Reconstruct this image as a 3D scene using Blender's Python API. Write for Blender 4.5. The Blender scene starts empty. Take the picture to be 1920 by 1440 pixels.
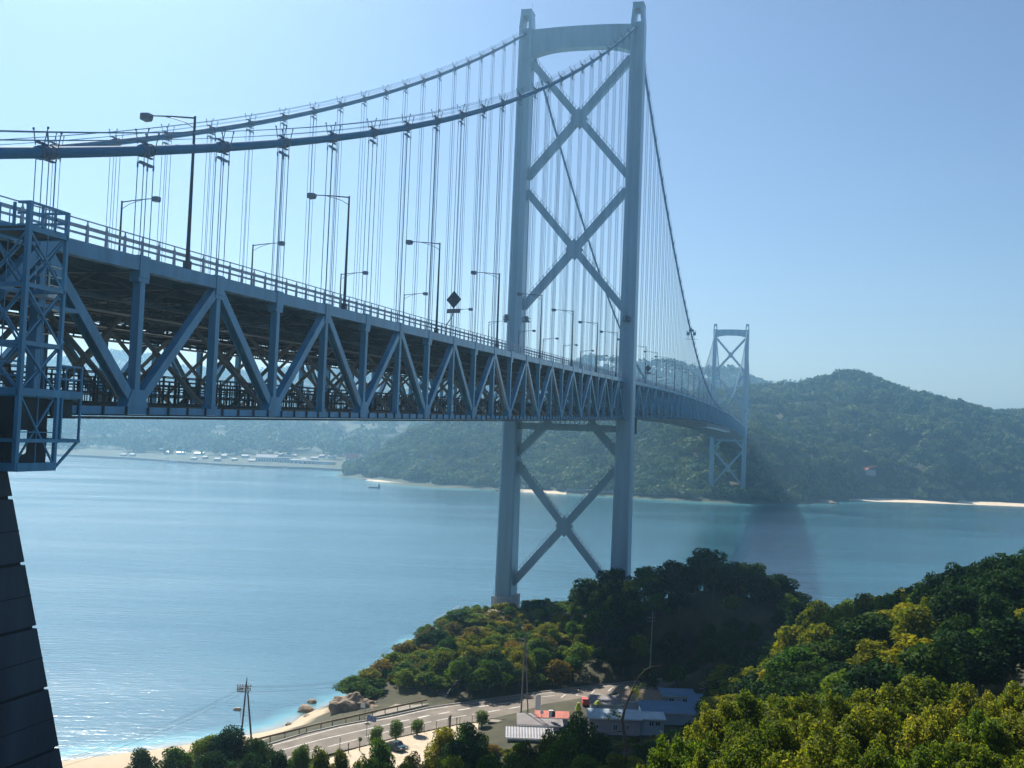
import bpy, math, random
import numpy as np
from mathutils import Vector, Matrix

SC = bpy.context.scene
COL = SC.collection
rng = np.random.default_rng(7)
random.seed(7)

# ------------------------------------------------------------------ camera
F, YAW, PIT, ROL = 1997.0, 0.2557, 0.0476, 0.0384        # focal in px of the 1920 px frame
CAM = np.array([-314.1365, -64.1986, 62.3309])
_cy, _sy = math.cos(YAW), math.sin(YAW)
FW = np.array([math.cos(PIT)*_cy, math.cos(PIT)*_sy, math.sin(PIT)])
_rt = np.array([_sy, -_cy, 0.0]); _up = np.cross(_rt, FW)
RT = math.cos(ROL)*_rt + math.sin(ROL)*_up
UP = -math.sin(ROL)*_rt + math.cos(ROL)*_up
cam = bpy.data.cameras.new('camera')
cam.sensor_width = 36.0; cam.lens = 36.0*F/1920.0
cam.clip_start = 0.5; cam.clip_end = 40000.0
cam_o = bpy.data.objects.new('camera', cam); COL.objects.link(cam_o)
M = Matrix(((RT[0], UP[0], -FW[0], CAM[0]), (RT[1], UP[1], -FW[1], CAM[1]), (RT[2], UP[2], -FW[2], CAM[2]), (0, 0, 0, 1)))
cam_o.matrix_world = M
SC.camera = cam_o

# ------------------------------------------------------------------ light
SUN_AZ = math.radians(39.0)        # from +X towards +Y
SUN_EL = math.radians(41.0)
SKY_STRENGTH, SUN_STRENGTH, EXPOSURE = 0.060, 5.0, 0.82
w = bpy.data.worlds.new('World'); SC.world = w; w.use_nodes = True
nt = w.node_tree
bg = nt.nodes['Background']
sky = nt.nodes.new('ShaderNodeTexSky'); sky.sky_type = 'NISHITA'
sky.sun_disc = False; sky.sun_elevation = SUN_EL; sky.sun_rotation = math.pi/2 - SUN_AZ
sky.altitude = 50; sky.air_density = 1.05; sky.dust_density = 0.35; sky.ozone_density = 4.2
nt.links.new(sky.outputs[0], bg.inputs[0]); bg.inputs[1].default_value = SKY_STRENGTH
sun = bpy.data.lights.new('sun', 'SUN'); sun.energy = SUN_STRENGTH; sun.angle = math.radians(0.5); sun.color = (1.0, 0.93, 0.82)
sun_o = bpy.data.objects.new('sun', sun); COL.objects.link(sun_o)
sd = Vector((math.cos(SUN_EL)*math.cos(SUN_AZ), math.cos(SUN_EL)*math.sin(SUN_AZ), math.sin(SUN_EL)))
sun_o.rotation_euler = sd.to_track_quat('Z', 'Y').to_euler()
sun_o.location = (0, 0, 400)
SC.view_settings.view_transform = 'Standard'; SC.view_settings.look = 'None'
SC.view_settings.exposure = EXPOSURE; SC.view_settings.gamma = 1.0
SC.cycles.volume_bounces = 1
SC.cycles.transparent_max_bounces = 8
SC.cycles.max_bounces = 5; SC.cycles.diffuse_bounces = 2; SC.cycles.glossy_bounces = 2
HAZE_DENSITY = 0.00026

# ------------------------------------------------------------------ geometry helpers
def ray(px, py):
    return FW + RT*(px-960)/F - UP*(py-720)/F
def G(px, py, z):                       # where the view through a photo point meets the level z
    d = ray(px, py); t = (z-CAM[2])/d[2]; return CAM + t*d
def DP(px, py, dist):                   # point at a depth
    return CAM + dist*ray(px, py)
def UV(u, v):                           # u metres forward, v metres right of the viewpoint
    return CAM[0]+u*_cy+v*_sy, CAM[1]+u*_sy-v*_cy
def toUV(x, y):
    dx, dy = x-CAM[0], y-CAM[1]
    return dx*_cy+dy*_sy, dx*_sy-dy*_cy

class MB:
    def __init__(s): s.v = []; s.f = []
    def add(s, vs, fs):
        o = len(s.v); s.v.extend([tuple(map(float, p)) for p in vs]); s.f.extend([tuple(o+i for i in f) for f in fs]); return s
    def box(s, c, d, rz=0.0):
        hx, hy, hz = d[0]/2, d[1]/2, d[2]/2; ca, sa = math.cos(rz), math.sin(rz)
        vs = []
        for z in (-hz, hz):
            for x, y in ((-hx, -hy), (hx, -hy), (hx, hy), (-hx, hy)):
                vs.append((c[0]+x*ca-y*sa, c[1]+x*sa+y*ca, c[2]+z))
        return s.add(vs, [(0,3,2,1),(4,5,6,7),(0,1,5,4),(1,2,6,5),(2,3,7,6),(3,0,4,7)])
    def beam(s, a, b, w, h, up=(0,0,1), w2=None, h2=None):
        a = np.array(a, float); b = np.array(b, float); d = b-a; L = np.linalg.norm(d)
        if L < 1e-6: return s
        d /= L; up = np.array(up, float)
        sd_ = np.cross(d, up)
        if np.linalg.norm(sd_) < 1e-4: sd_ = np.cross(d, (1,0,0))
        sd_ /= np.linalg.norm(sd_); u_ = np.cross(sd_, d)
        w2 = w if w2 is None else w2; h2 = h if h2 is None else h2
        vs = []
        for p, ww, hh in ((a, w, h), (b, w2, h2)):
            for x, y in ((-1,-1),(1,-1),(1,1),(-1,1)): vs.append(p+sd_*x*ww/2+u_*y*hh/2)
        return s.add(vs, [(0,1,2,3),(7,6,5,4),(0,4,5,1),(1,5,6,2),(2,6,7,3),(3,7,4,0)])
    def tube(s, pts, r, n=6, cap=True):
        pts = [np.array(p, float) for p in pts]; m = len(pts)
        rs = r if hasattr(r, '__len__') else [r]*m
        o = len(s.v); vs = []
        for i, p in enumerate(pts):
            d = pts[min(i+1, m-1)]-pts[max(i-1, 0)]; d /= np.linalg.norm(d)+1e-12
            a = np.cross(d, (0,0,1)) if abs(d[2]) < .95 else np.cross(d, (1,0,0))
            a /= np.linalg.norm(a); b = np.cross(d, a)
            for k in range(n):
                t = 2*math.pi*k/n; vs.append(p+rs[i]*(math.cos(t)*a+math.sin(t)*b))
        fs = []
        for i in range(m-1):
            for k in range(n):
                k2 = (k+1) % n; fs.append((i*n+k, i*n+k2, (i+1)*n+k2, (i+1)*n+k))
        if cap: fs.append(tuple(range(n-1, -1, -1))); fs.append(tuple((m-1)*n+k for k in range(n)))
        return s.add(vs, fs)
    def prism(s, poly, vec):            # extrude a planar polygon along a vector
        n = len(poly); poly = [np.array(p, float) for p in poly]; v = np.array(vec, float)
        vs = poly+[p+v for p in poly]
        fs = [tuple(range(n-1, -1, -1)), tuple(range(n, 2*n))]+[(i, (i+1) % n, n+(i+1) % n, n+i) for i in range(n)]
        return s.add(vs, fs)
    def quad(s, a, b, c, d): return s.add([a,b,c,d], [(0,1,2,3)])
    def build(s, name, mat, parent=None, origin=None, smooth=False):
        me = bpy.data.meshes.new(name)
        vs = np.array(s.v) if s.v else np.zeros((0,3))
        o = bpy.data.objects.new(name, me)
        if origin is not None and parent is None:
            vs = vs-np.array(origin); o.location = origin
        me.from_pydata(vs.tolist(), [], s.f)
        fix_normals(me)
        me.materials.append(mat)
        if smooth:
            for p in me.polygons: p.use_smooth = True
        COL.objects.link(o)
        if parent is not None:
            o.parent = parent; o.matrix_parent_inverse = Matrix.Translation(-Vector(parent.location)) if parent.type == 'EMPTY' else Matrix.Identity(4)
        return o
import bmesh
def fix_normals(me):
    if len(me.polygons) > 60000: return
    bm = bmesh.new(); bm.from_mesh(me); bmesh.ops.recalc_face_normals(bm, faces=bm.faces); bm.to_mesh(me); bm.free()

def mesh_np(name, V, Fq, mat=None, smooth=False):
    """mesh from numpy arrays, all faces with the same number of corners"""
    me = bpy.data.meshes.new(name)
    V = np.asarray(V, np.float32); Fq = np.asarray(Fq, np.int32); k = Fq.shape[1]
    me.vertices.add(len(V)); me.vertices.foreach_set('co', V.ravel())
    me.loops.add(Fq.size); me.loops.foreach_set('vertex_index', Fq.ravel())
    me.polygons.add(len(Fq)); me.polygons.foreach_set('loop_start', np.arange(0, Fq.size, k, dtype=np.int32))
    if smooth: me.polygons.foreach_set('use_smooth', np.ones(len(Fq), bool))
    me.update(calc_edges=True)
    if mat: me.materials.append(mat)
    return me
def link(name, me, loc=(0,0,0), parent=None):
    o = bpy.data.objects.new(name, me); COL.objects.link(o); o.location = loc
    if parent is not None: o.parent = parent
    return o
def tag(o, label=None, cat=None, group=None, kind=None):
    if label: o['label'] = label
    if cat: o['category'] = cat
    if group: o['group'] = group
    if kind: o['kind'] = kind
    return o
def empty(name, loc, label, cat, group=None, rz=0.0):
    o = bpy.data.objects.new(name, None); COL.objects.link(o); o.location = tuple(map(float, loc)); o.rotation_euler = (0,0,rz)
    o.empty_display_size = 0.5
    return tag(o, label, cat, group)
def part(name, mb, mat, parent, smooth=False):           # mesh in the local space of its parent
    o = mb.build(name, mat, None, None, smooth); o.parent = parent; return o
def dup(root, loc, rz=None, label=None, group=None, scale=None):
    r = root.copy(); COL.objects.link(r); r.location = tuple(map(float, loc))
    if rz is not None: r.rotation_euler = (0,0,rz)
    if scale is not None: r.scale = (scale,)*3 if not hasattr(scale, '__len__') else scale
    if label: r['label'] = label
    if group: r['group'] = group
    for ch in list(root.children):
        c = ch.copy(); COL.objects.link(c); c.parent = r
        for g in list(ch.children):
            d = g.copy(); COL.objects.link(d); d.parent = c
    return r

# ------------------------------------------------------------------ materials
def mat(name, col, rough=0.6, var=0.15, scale=1.0, bump=0.0, bscale=20.0, metal=0.0, spec=0.5, col2=None, streak=False, emission=None):
    m = bpy.data.materials.new(name); m.use_nodes = True; N = m.node_tree.nodes; L = m.node_tree.links
    b = N['Principled BSDF']; b.inputs['Roughness'].default_value = rough; b.inputs['Metallic'].default_value = metal
    b.inputs['Specular IOR Level'].default_value = spec
    tc = N.new('ShaderNodeTexCoord'); mp = N.new('ShaderNodeMapping')
    L.new(tc.outputs['Object'], mp.inputs['Vector'])
    mp.inputs['Scale'].default_value = (scale, scale, scale*(0.12 if streak else 1.0))
    n = N.new('ShaderNodeTexNoise'); n.inputs['Scale'].default_value = 1.0; n.inputs['Detail'].default_value = 6.0; n.inputs['Roughness'].default_value = 0.62
    L.new(mp.outputs[0], n.inputs['Vector'])
    r = N.new('ShaderNodeValToRGB'); r.color_ramp.elements[0].position = 0.32; r.color_ramp.elements[1].position = 0.68
    c = np.array(col); c2 = np.array(col2) if col2 is not None else c*(1+var); c1 = c*(1-var) if col2 is None else c
    r.color_ramp.elements[0].color = (*c1, 1); r.color_ramp.elements[1].color = (*np.clip(c2, 0, 1), 1)
    L.new(n.outputs['Fac'], r.inputs['Fac']); L.new(r.outputs['Color'], b.inputs['Base Color'])
    if bump:
        n2 = N.new('ShaderNodeTexNoise'); n2.inputs['Scale'].default_value = bscale; n2.inputs['Detail'].default_value = 5
        L.new(tc.outputs['Object'], n2.inputs['Vector'])
        bp = N.new('ShaderNodeBump'); bp.inputs['Strength'].default_value = bump; bp.inputs['Distance'].default_value = 0.1
        L.new(n2.outputs['Fac'], bp.inputs['Height']); L.new(bp.outputs['Normal'], b.inputs['Normal'])
    return m
def leaf_mat(name, cols, trans=0.35, nscale=0.5, rough=0.8, spec=0.06, con=1.1, objr=0.45):
    m = bpy.data.materials.new(name); m.use_nodes = True; N = m.node_tree.nodes; L = m.node_tree.links
    b = N['Principled BSDF']; b.inputs['Roughness'].default_value = rough; b.inputs['Specular IOR Level'].default_value = spec
    out = N['Material Output']
    geo = N.new('ShaderNodeNewGeometry'); tc = N.new('ShaderNodeTexCoord'); oi = N.new('ShaderNodeObjectInfo')
    n = N.new('ShaderNodeTexNoise'); n.inputs['Scale'].default_value = nscale; n.inputs['Detail'].default_value = 3
    L.new(tc.outputs['Object'], n.inputs['Vector'])
    a1 = N.new('ShaderNodeMath'); a1.operation = 'MULTIPLY_ADD'; a1.inputs[1].default_value = 0.45
    L.new(geo.outputs['Random Per Island'], a1.inputs[0])
    a2 = N.new('ShaderNodeMath'); a2.operation = 'MULTIPLY_ADD'; a2.inputs[1].default_value = con; a2.inputs[2].default_value = 0.13-con*0.5
    L.new(n.outputs['Fac'], a2.inputs[0])
    a3 = N.new('ShaderNodeMath'); a3.operation = 'MULTIPLY_ADD'; a3.inputs[1].default_value = objr
    L.new(oi.outputs['Random'], a3.inputs[0]); L.new(a2.outputs[0], a3.inputs[2])
    L.new(a3.outputs[0], a1.inputs[2])
    r = N.new('ShaderNodeValToRGB'); e = r.color_ramp.elements
    e[0].color = (*cols[0], 1); e[1].color = (*cols[-1], 1)
    for i in range(1, len(cols)-1):
        el = e.new(i/(len(cols)-1)); el.color = (*cols[i], 1)
    L.new(a1.outputs[0], r.inputs['Fac']); L.new(r.outputs['Color'], b.inputs['Base Color'])
    t = N.new('ShaderNodeBsdfTranslucent'); mx = N.new('ShaderNodeMixShader'); mx.inputs[0].default_value = trans
    g = N.new('ShaderNodeMix'); g.data_type = 'RGBA'; g.blend_type = 'MULTIPLY'; g.inputs[0].default_value = 1.0
    g.inputs[7].default_value = (1.25, 1.3, 0.5, 1)
    L.new(r.outputs['Color'], g.inputs[6]); L.new(g.outputs[2], t.inputs['Color'])
    L.new(b.outputs[0], mx.inputs[1]); L.new(t.outputs[0], mx.inputs[2]); L.new(mx.outputs[0], out.inputs['Surface'])
    return m

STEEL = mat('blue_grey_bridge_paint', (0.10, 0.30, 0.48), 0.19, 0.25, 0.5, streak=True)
STEEL_DARK = mat('shade_dark_steel', (0.045, 0.055, 0.062), 0.6, 0.3, 0.6)  # steel darkened to paint in the truss interior's shade; also used for dark fittings
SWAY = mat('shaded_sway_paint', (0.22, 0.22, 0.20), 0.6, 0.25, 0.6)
TOWER_M = mat('tower_paint', (0.25, 0.40, 0.51), 0.32, 0.16, 0.25, streak=True)
CABLE_M = mat('cable_wrap_paint', (0.055, 0.20, 0.36), 0.7, 0.10, 0.6, spec=0.08)
BAND_M = mat('cable_band_paint', (0.06, 0.14, 0.23), 0.5, 0.2, 1.0)
ROPE_M = mat('hanger_rope', (0.13, 0.24, 0.34), 0.5, 0.2, 1.0)
RAIL_M = mat('pale_rail_paint', (0.42, 0.46, 0.52), 0.5, 0.10, 1.5)
ASPHALT = mat('asphalt', (0.055, 0.055, 0.058), 0.85, 0.25, 0.6, bump=0.3, bscale=30)
ROAD_M = mat('worn_coast_road_asphalt', (0.175, 0.145, 0.115), 0.9, 0.28, 0.22, bump=0.2, bscale=20)
PAVE_M = mat('pale_pavement', (0.27, 0.235, 0.19), 0.9, 0.15, 0.4, bump=0.2, bscale=12)
PAINT_M = mat('worn_white_road_paint', (0.52, 0.49, 0.44), 0.8, 0.35, 1.2)
SAND_M = mat('beach_sand', (0.50, 0.38, 0.25), 0.95, 0.12, 0.3, bump=0.3, bscale=3)
YARD_M = mat('pale_gravel_yard', (0.58, 0.47, 0.34), 0.95, 0.12, 0.5, bump=0.3, bscale=8)
CONC_M = mat('weathered_concrete', (0.30, 0.29, 0.27), 0.85, 0.22, 0.35, bump=0.2, bscale=6, streak=True)
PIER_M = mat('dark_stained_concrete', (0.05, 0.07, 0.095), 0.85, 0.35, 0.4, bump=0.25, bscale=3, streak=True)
ROCK_M = mat('shore_rock', (0.28, 0.205, 0.135), 0.9, 0.45, 0.6, bump=0.8, bscale=2.5)
WOOD_M = mat('bark', (0.085, 0.065, 0.05), 0.9, 0.3, 2.0, bump=0.5, bscale=8)
POLE_M = mat('dark_pole', (0.075, 0.065, 0.06), 0.6, 0.25, 1.0)
POLE_GREY = mat('weathered_grey_pole', (0.22, 0.20, 0.18), 0.75, 0.2, 1.0)
LAMP_M = mat('lamp_pole_paint', (0.045, 0.055, 0.07), 0.5, 0.2, 1.0)
HEAD_M = mat('lamp_head_paint', (0.14, 0.18, 0.23), 0.45, 0.1, 1.0)
BROWN_RAIL = mat('brown_guardrail_paint', (0.23, 0.15, 0.07), 0.6, 0.15, 1.5)
GLASS_M = mat('dark_window_glass', (0.02, 0.03, 0.045), 0.12, 0.2, 1.0, spec=0.8)
WHITE_M = mat('white_paint', (0.72, 0.72, 0.70), 0.6, 0.08, 1.5)
BLACK_M = mat('black_rubber', (0.02, 0.02, 0.02), 0.8, 0.1, 1.0)

LEAF_DARK = leaf_mat('shade_dark_evergreen_leaves', [(0.003,0.015,0.006), (0.010,0.036,0.010), (0.028,0.068,0.012), (0.07,0.11,0.016)], 0.25, 0.35)  # evergreen colour, lowered further to hold the hill's backlit shade
LEAF_MID = leaf_mat('mid_green_leaves', [(0.006,0.032,0.006), (0.036,0.105,0.011), (0.110,0.180,0.016), (0.25,0.27,0.022)], 0.30, 0.35)
LEAF_YEL = leaf_mat('yellow_green_leaves', [(0.018,0.048,0.005), (0.100,0.135,0.010), (0.21,0.20,0.014), (0.38,0.32,0.026)], 0.36, 0.45)
LEAF_RUST = leaf_mat('rusty_autumn_leaves', [(0.035,0.045,0.008), (0.095,0.085,0.012), (0.19,0.13,0.020), (0.32,0.21,0.045)], 0.34, 0.4)
LEAF_FORE = leaf_mat('olive_foreground_leaves', [(0.012,0.034,0.005), (0.075,0.120,0.014), (0.230,0.220,0.026), (0.50,0.42,0.062)], 0.55, 0.9, 0.6, 0.15, 1.5, 0.22)
LEAF_FORE2 = leaf_mat('greener_foreground_leaves', [(0.010,0.034,0.005), (0.055,0.110,0.012), (0.150,0.190,0.022), (0.32,0.32,0.045)], 0.52, 0.9, 0.6, 0.15, 1.5, 0.22)
WOODS_M = leaf_mat('far_wood_leaves', [(0.006,0.028,0.022), (0.025,0.070,0.040), (0.060,0.130,0.058), (0.15,0.19,0.08)], 0.12, 0.035, 0.9, 0.05, 3.0)

# ------------------------------------------------------------------ bridge numbers
PITCH = 10.9; J0X = -244.7; SPAN = 879.0
JMIN, JMAX = -4, 111
def jx(j): return J0X+PITCH*j
def ztop(X):
    if X <= 0: return 80.2+0.027*X+1.67e-5*X*X
    if X >= SPAN: return ztop(SPAN-X)
    s = X/SPAN; return 80.2+4*6.1*s*(1-s)
SAD = 187.0
def zcable(X):
    if X > SPAN: X = SPAN-X
    if X >= 0: s = X/SPAN; return SAD-400.0*s*(1-s)
    c = CABC; return SAD+c[0]*X+c[1]*X*X+c[2]*X**3
_X = np.array([-259.7,-256.2,-245.3,-234.5,-223.4,-212.8,-201.9,-191,-180.1,-169.3,-158.6,-147.2,-136.4,-125.4,-114.2,-104,-92.9,-82.2,-71.3,-60.5,-48,-30.3,0])
_Z = np.array([78.2,79.3,82.4,85.8,89.1,92.6,96.3,100.1,104,108,112.3,116.7,121.2,125.8,130.7,135.3,140.4,145.4,150.6,155.8,162,171.8,187.0])
_A = np.stack([np.ones_like(_X), _X, _X**2], 1); CABC = np.linalg.lstsq(np.stack([_X, _X**2, _X**3], 1), _Z-SAD, rcond=None)[0]

# ------------------------------------------------------------------ the suspension bridge
bridge = empty('suspension_bridge', (0,0,0), 'long blue grey suspension bridge with steel truss deck crossing the strait', 'bridge')
def inview(P):
    d = np.array(P)-CAM; z = d@FW
    if z < 5: return False
    return -1050 < F*(d@RT)/z < 1000
def repeat_part(name, items, m, parent, limit=100, smooth=False):
    """items: (point, MB): the `limit` nearest in view are parts of their own, the rest one stuff part"""
    near = [(np.linalg.norm(np.array(p)-CAM), i) for i, (p, b) in enumerate(items) if inview(p)]
    near.sort(); keep = set(i for _, i in near[:limit]); rest = MB(); first = None
    for _, i in near[:limit]:
        part(name, items[i][1], m, parent, smooth)
    for i, (p, b) in enumerate(items):
        if i not in keep: rest.add(b.v, b.f)
    if rest.v:
        o = part(name, rest, m, parent, smooth); o['kind'] = 'stuff'
JS = list(range(JMIN, JMAX+1))
def skip_tower(X): return False
TC, BC = 0.65, 11.55             # chord centres below ztop
verts_, diags_, gus_, hang_, beams_, sways_ = [], [], [], [], [], []
chords = {}
for side in (-1, 1):
    Y = 17.0*side; out = side
    tcb, bcb, fas = MB(), MB(), MB()
    for j in JS[:-1]:
        Xa, Xb = jx(j), jx(j+1); za, zb = ztop(Xa), ztop(Xb)
        tcb.beam((Xa, Y, za-TC), (Xb, Y, zb-TC), 0.80, 1.0)
        bcb.beam((Xa, Y, za-BC), (Xb, Y, zb-BC), 0.80, 0.55)
        # walkway angle with ribs along the foot of the chord
        fas.beam((Xa, Y+out*0.85, za-BC-0.52), (Xb, Y+out*0.85, zb-BC-0.52), 0.9, 0.16)
        fas.beam((Xa, Y+out*0.41, za-BC-0.34), (Xb, Y+out*0.41, zb-BC-0.34), 0.12, 0.10)
        for k in range(4):
            t = (k+0.5)/4; X = Xa+(Xb-Xa)*t
            fas.box((X, Y+out*0.46, za+(zb-za)*t-BC), (0.16, 0.12, 0.62))
    chords[side] = (tcb, bcb, fas)
    for j in JS:
        X = jx(j); z = ztop(X)
        v = MB(); v.beam((X, Y, z-1.60), (X, Y, z-BC+0.30), 0.62, 0.66, up=(0,1,0))
        verts_.append(((X, Y, z-6), v))
        g = v; g.box((X, Y, z-0.82), (1.25, 0.92, 1.64)); g.box((X, Y, z-1.80), (1.35, 0.80, 0.36))
        if j % 2 == 0:
            zz = z-BC
            poly = [(X-1.35, Y-0.46, zz+0.25), (X+1.35, Y-0.46, zz+0.25), (X+0.75, Y-0.46, zz+1.55), (X-0.75, Y-0.46, zz+1.55)]
            g.prism(poly, (0, 0.92, 0))
        else:
            g.box((X, Y, z-BC+0.40), (1.0, 0.86, 0.34))
        if j % 2 == 0:
            for s in (-1, 1):
                if JMIN <= j+s <= JMAX:
                    X2 = jx(j+s); z2 = ztop(X2)
                    d = MB(); a = np.array((X+s*0.5, Y, z-BC+0.7)); b = np.array((X2-s*0.55, Y, z2-1.55))
                    
                    if s > 0: d.beam(a, b, 0.74, 0.70, up=(0,1,0))
                    else:                                            # open H section: two flanges and a recessed web
                        for yo in (-0.36, 0.36): d.beam(a+(0, yo, 0), b+(0, yo, 0), 0.80, 0.07, up=(0,1,0))
                        d.beam(a, b, 0.06, 0.65, up=(0,1,0))
                    diags_.append(((0.5*(X+X2), Y, z-6), d))
for side in (-1, 1):
    tcb, bcb, fas = chords[side]
    part('top_chord', tcb, STEEL, bridge)
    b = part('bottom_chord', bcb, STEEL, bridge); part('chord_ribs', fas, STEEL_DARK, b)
repeat_part('truss_vertical', verts_, STEEL, bridge)
repeat_part('truss_diagonal', diags_, STEEL, bridge)

# cross frames, deck, inner walkways
for j in JS:
    X = jx(j); z = ztop(X); f = MB()
    f.beam((X, -16.6, z-1.0), (X, 16.6, z-1.0), 0.5, 0.5); f.beam((X, -16.6, z-2.8), (X, 16.6, z-2.8), 0.40, 0.40)
    for k in range(10):
        y0 = -16.6+k*3.32; s = 1 if k % 2 == 0 else -1
        f.beam((X, y0, z-1.9-s*.85), (X, y0+3.32, z-1.9+s*.85), 0.26, 0.26)
    beams_.append(((X, 0, z-2), f))
    f = MB()
    f.beam((X, -16.4, z-BC), (X, 16.4, z-BC), 0.5, 0.8)
    for s in (-1, 1):
        f.beam((X, s*16.2, z-BC+0.6), (X, s*8.2, z-3.4), 0.34, 0.34)
        f.beam((X, s*8.2, z-3.4), (X, s*0.6, z-BC+0.5), 0.34, 0.34)
    sways_.append(((X, 0, z-7), f))
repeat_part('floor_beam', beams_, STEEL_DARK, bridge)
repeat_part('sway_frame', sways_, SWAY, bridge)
slab, strg, lat, walk, rdeck = MB(), MB(), MB(), MB(), MB()
for j in JS[:-1]:
    Xa, Xb = jx(j), jx(j+1); za, zb = ztop(Xa), ztop(Xb)
    slab.beam((Xa, 0, za+0.02), (Xb, 0, zb+0.02), 31.6, 0.50)
    rdeck.beam((Xa, 0, za+0.294), (Xb, 0, zb+0.294), 29.0, 0.03)
    for y in (-13, -9, -5, -1.5, 1.5, 5, 9, 13):
        strg.beam((Xa, y, za-0.70), (Xb, y, zb-0.70), 0.25, 0.85)
    for y in (-14.6, -6, 6, 14.6):                       # lower service rails and pipes
        strg.beam((Xa, y, za-3.2), (Xb, y, zb-3.2), 0.26, 0.30)
    s = 1 if j % 2 == 0 else -1
    lat.beam((Xa, -16.4*s, za-BC-0.1), (Xb, 16.4*s, zb-BC-0.1), 0.4, 0.35)
    lat.beam((Xa, -16.4, za-3.0), (Xb, 0, zb-3.0), 0.3, 0.3); lat.beam((Xa, 16.4, za-3.0), (Xb, 0, zb-3.0), 0.3, 0.3)
    for y in (-12.5, 12.5, -1.5):
        # hung catwalk: floor grating and its fence
        for zo, hgt, wid in ((-BC+0.55, 2.3, 2.4), (-3.9, 1.2, 1.3)):
            walk.beam((Xa, y, za+zo), (Xb, y, zb+zo), wid, 0.14)
            for yy in (y-wid/2, y+wid/2):
                for q in (0.33, 0.66, 1.0): walk.beam((Xa, yy, za+zo+hgt*q), (Xb, yy, zb+zo+hgt*q), 0.07, 0.09)
                for k in range(6):
                    t = k/6; X = Xa+(Xb-Xa)*t; z = za+(zb-za)*t+zo
                    walk.beam((X, yy, z), (X, yy, z+hgt), 0.10, 0.10, up=(0,1,0))
    lat.beam((Xa, -9, za-BC+0.25), (Xb, -9, zb-BC+0.25), 0.5, 0.7); lat.beam((Xa, 9, za-BC+0.25), (Xb, 9, zb-BC+0.25), 0.5, 0.7)
    lat.beam((Xa, 4, za-BC+0.25), (Xb, 4, zb-BC+0.25), 0.5, 0.7); lat.beam((Xa, -4, za-BC+0.25), (Xb, -4, zb-BC+0.25), 0.5, 0.7)
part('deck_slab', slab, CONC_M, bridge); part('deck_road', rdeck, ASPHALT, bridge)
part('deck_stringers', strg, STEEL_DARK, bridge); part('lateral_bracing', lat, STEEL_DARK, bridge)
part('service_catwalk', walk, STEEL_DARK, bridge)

for side in (-1, 1):
    r = MB(); Y = side*16.35
    for j in JS[:-1]:
        Xa, Xb = jx(j), jx(j+1); za, zb = ztop(Xa), ztop(Xb)
        r.beam((Xa, Y, za+1.62), (Xb, Y, zb+1.62), 0.07, 0.08)
        r.beam((Xa, Y-side*0.1, za+1.14), (Xb, Y-side*0.1, zb+1.14), 0.08, 0.26)
        r.beam((Xa, Y-side*0.1, za+0.66), (Xb, Y-side*0.1, zb+0.66), 0.08, 0.16)
        for k in range(5):
            t = (k+.5)/5; X = Xa+(Xb-Xa)*t; z = za+(zb-za)*t
            r.beam((X, Y, z-0.05), (X, Y, z+1.35), 0.22, 0.16, up=(1,0,0), w2=0.14)
            r.beam((X, Y, z+1.35), (X, Y, z+1.66), 0.08, 0.08, up=(1,0,0))
    part('railing', r, RAIL_M, bridge)

# main cables, bands, hangers
for side in (-1, 1):
    Y = 17.0*side
    xs = list(np.arange(-292, 0, 4.0))+list(np.arange(0, SPAN+1, 6.0))+list(np.arange(SPAN+6, SPAN+240, 8.0))
    c = MB(); c.tube([(x, Y, zcable(x)) for x in xs], 0.40, 10)
    cab = part('main_cable', c, CABLE_M, bridge, True)
    hr = MB(); bands = []
    for yy in (-0.55, 0.55):
        hr.tube([(x, Y+yy, zcable(x)+1.35) for x in xs], 0.032, 4); hr.tube([(x, Y+yy, zcable(x)+0.8) for x in xs], 0.022, 4)
    part('hand_rope', hr, ROPE_M, cab)
    for j in JS:
        X = jx(j)
        if abs(X) < 4 or abs(X-SPAN) < 4 or X > SPAN+230: continue
        z = zcable(X); zs = (zcable(X+.5)-zcable(X-.5)); d = np.array((1, 0, zs)); d /= np.linalg.norm(d)
        b = MB(); p = np.array((X, Y, z))
        b.tube([p-d*0.85, p+d*0.75], 0.455, 10); b.box(p+(-.1, 0, 0.47), (1.7, 0.30, 0.10)); b.box(p+(-.1, 0, -0.47), (1.7, 0.24, 0.10))
        for q in (-0.5, 0.0, 0.5): b.tube([p+d*(q-0.05), p+d*(q+0.05)], 0.50, 10)
        for dx in (-0.65, 0.65):
            for yy in (-0.55, 0.55):
                b.tube([p+(dx, yy*0.6, 0.35), p+(dx, yy, 1.45)], 0.045, 4)
            b.box(p+(dx, -0.55, 1.42), (0.10, 0.10, 0.14)); b.box(p+(dx, .55, 1.42), (0.10, 0.10, 0.14))
        bands.append((p, b))
        h = MB(); zt_ = ztop(X)
        if z-zt_ > 1.2:
            for dx in (-0.62, 0.62):
                for dy in (-0.26, 0.26):
                    h.tube([(X+dx, Y+dy, z-0.3), (X+dx, Y+dy, zt_)], 0.040, 4, False)
            if z-zt_ > 6:
                h.box((X, Y, z-1.05), (1.5, 0.20, 0.20)); [h.box((X+sx*.62, Y+sy*.26, z-1.22), (0.10, 0.10, 0.42)) for sx in (-1, 1) for sy in (-1, 1)]
            hang_.append(((X, Y, zt_+5), h))
    repeat_part('cable_band', bands, BAND_M, cab, 60)
repeat_part('hanger', hang_, ROPE_M, bridge)

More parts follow.
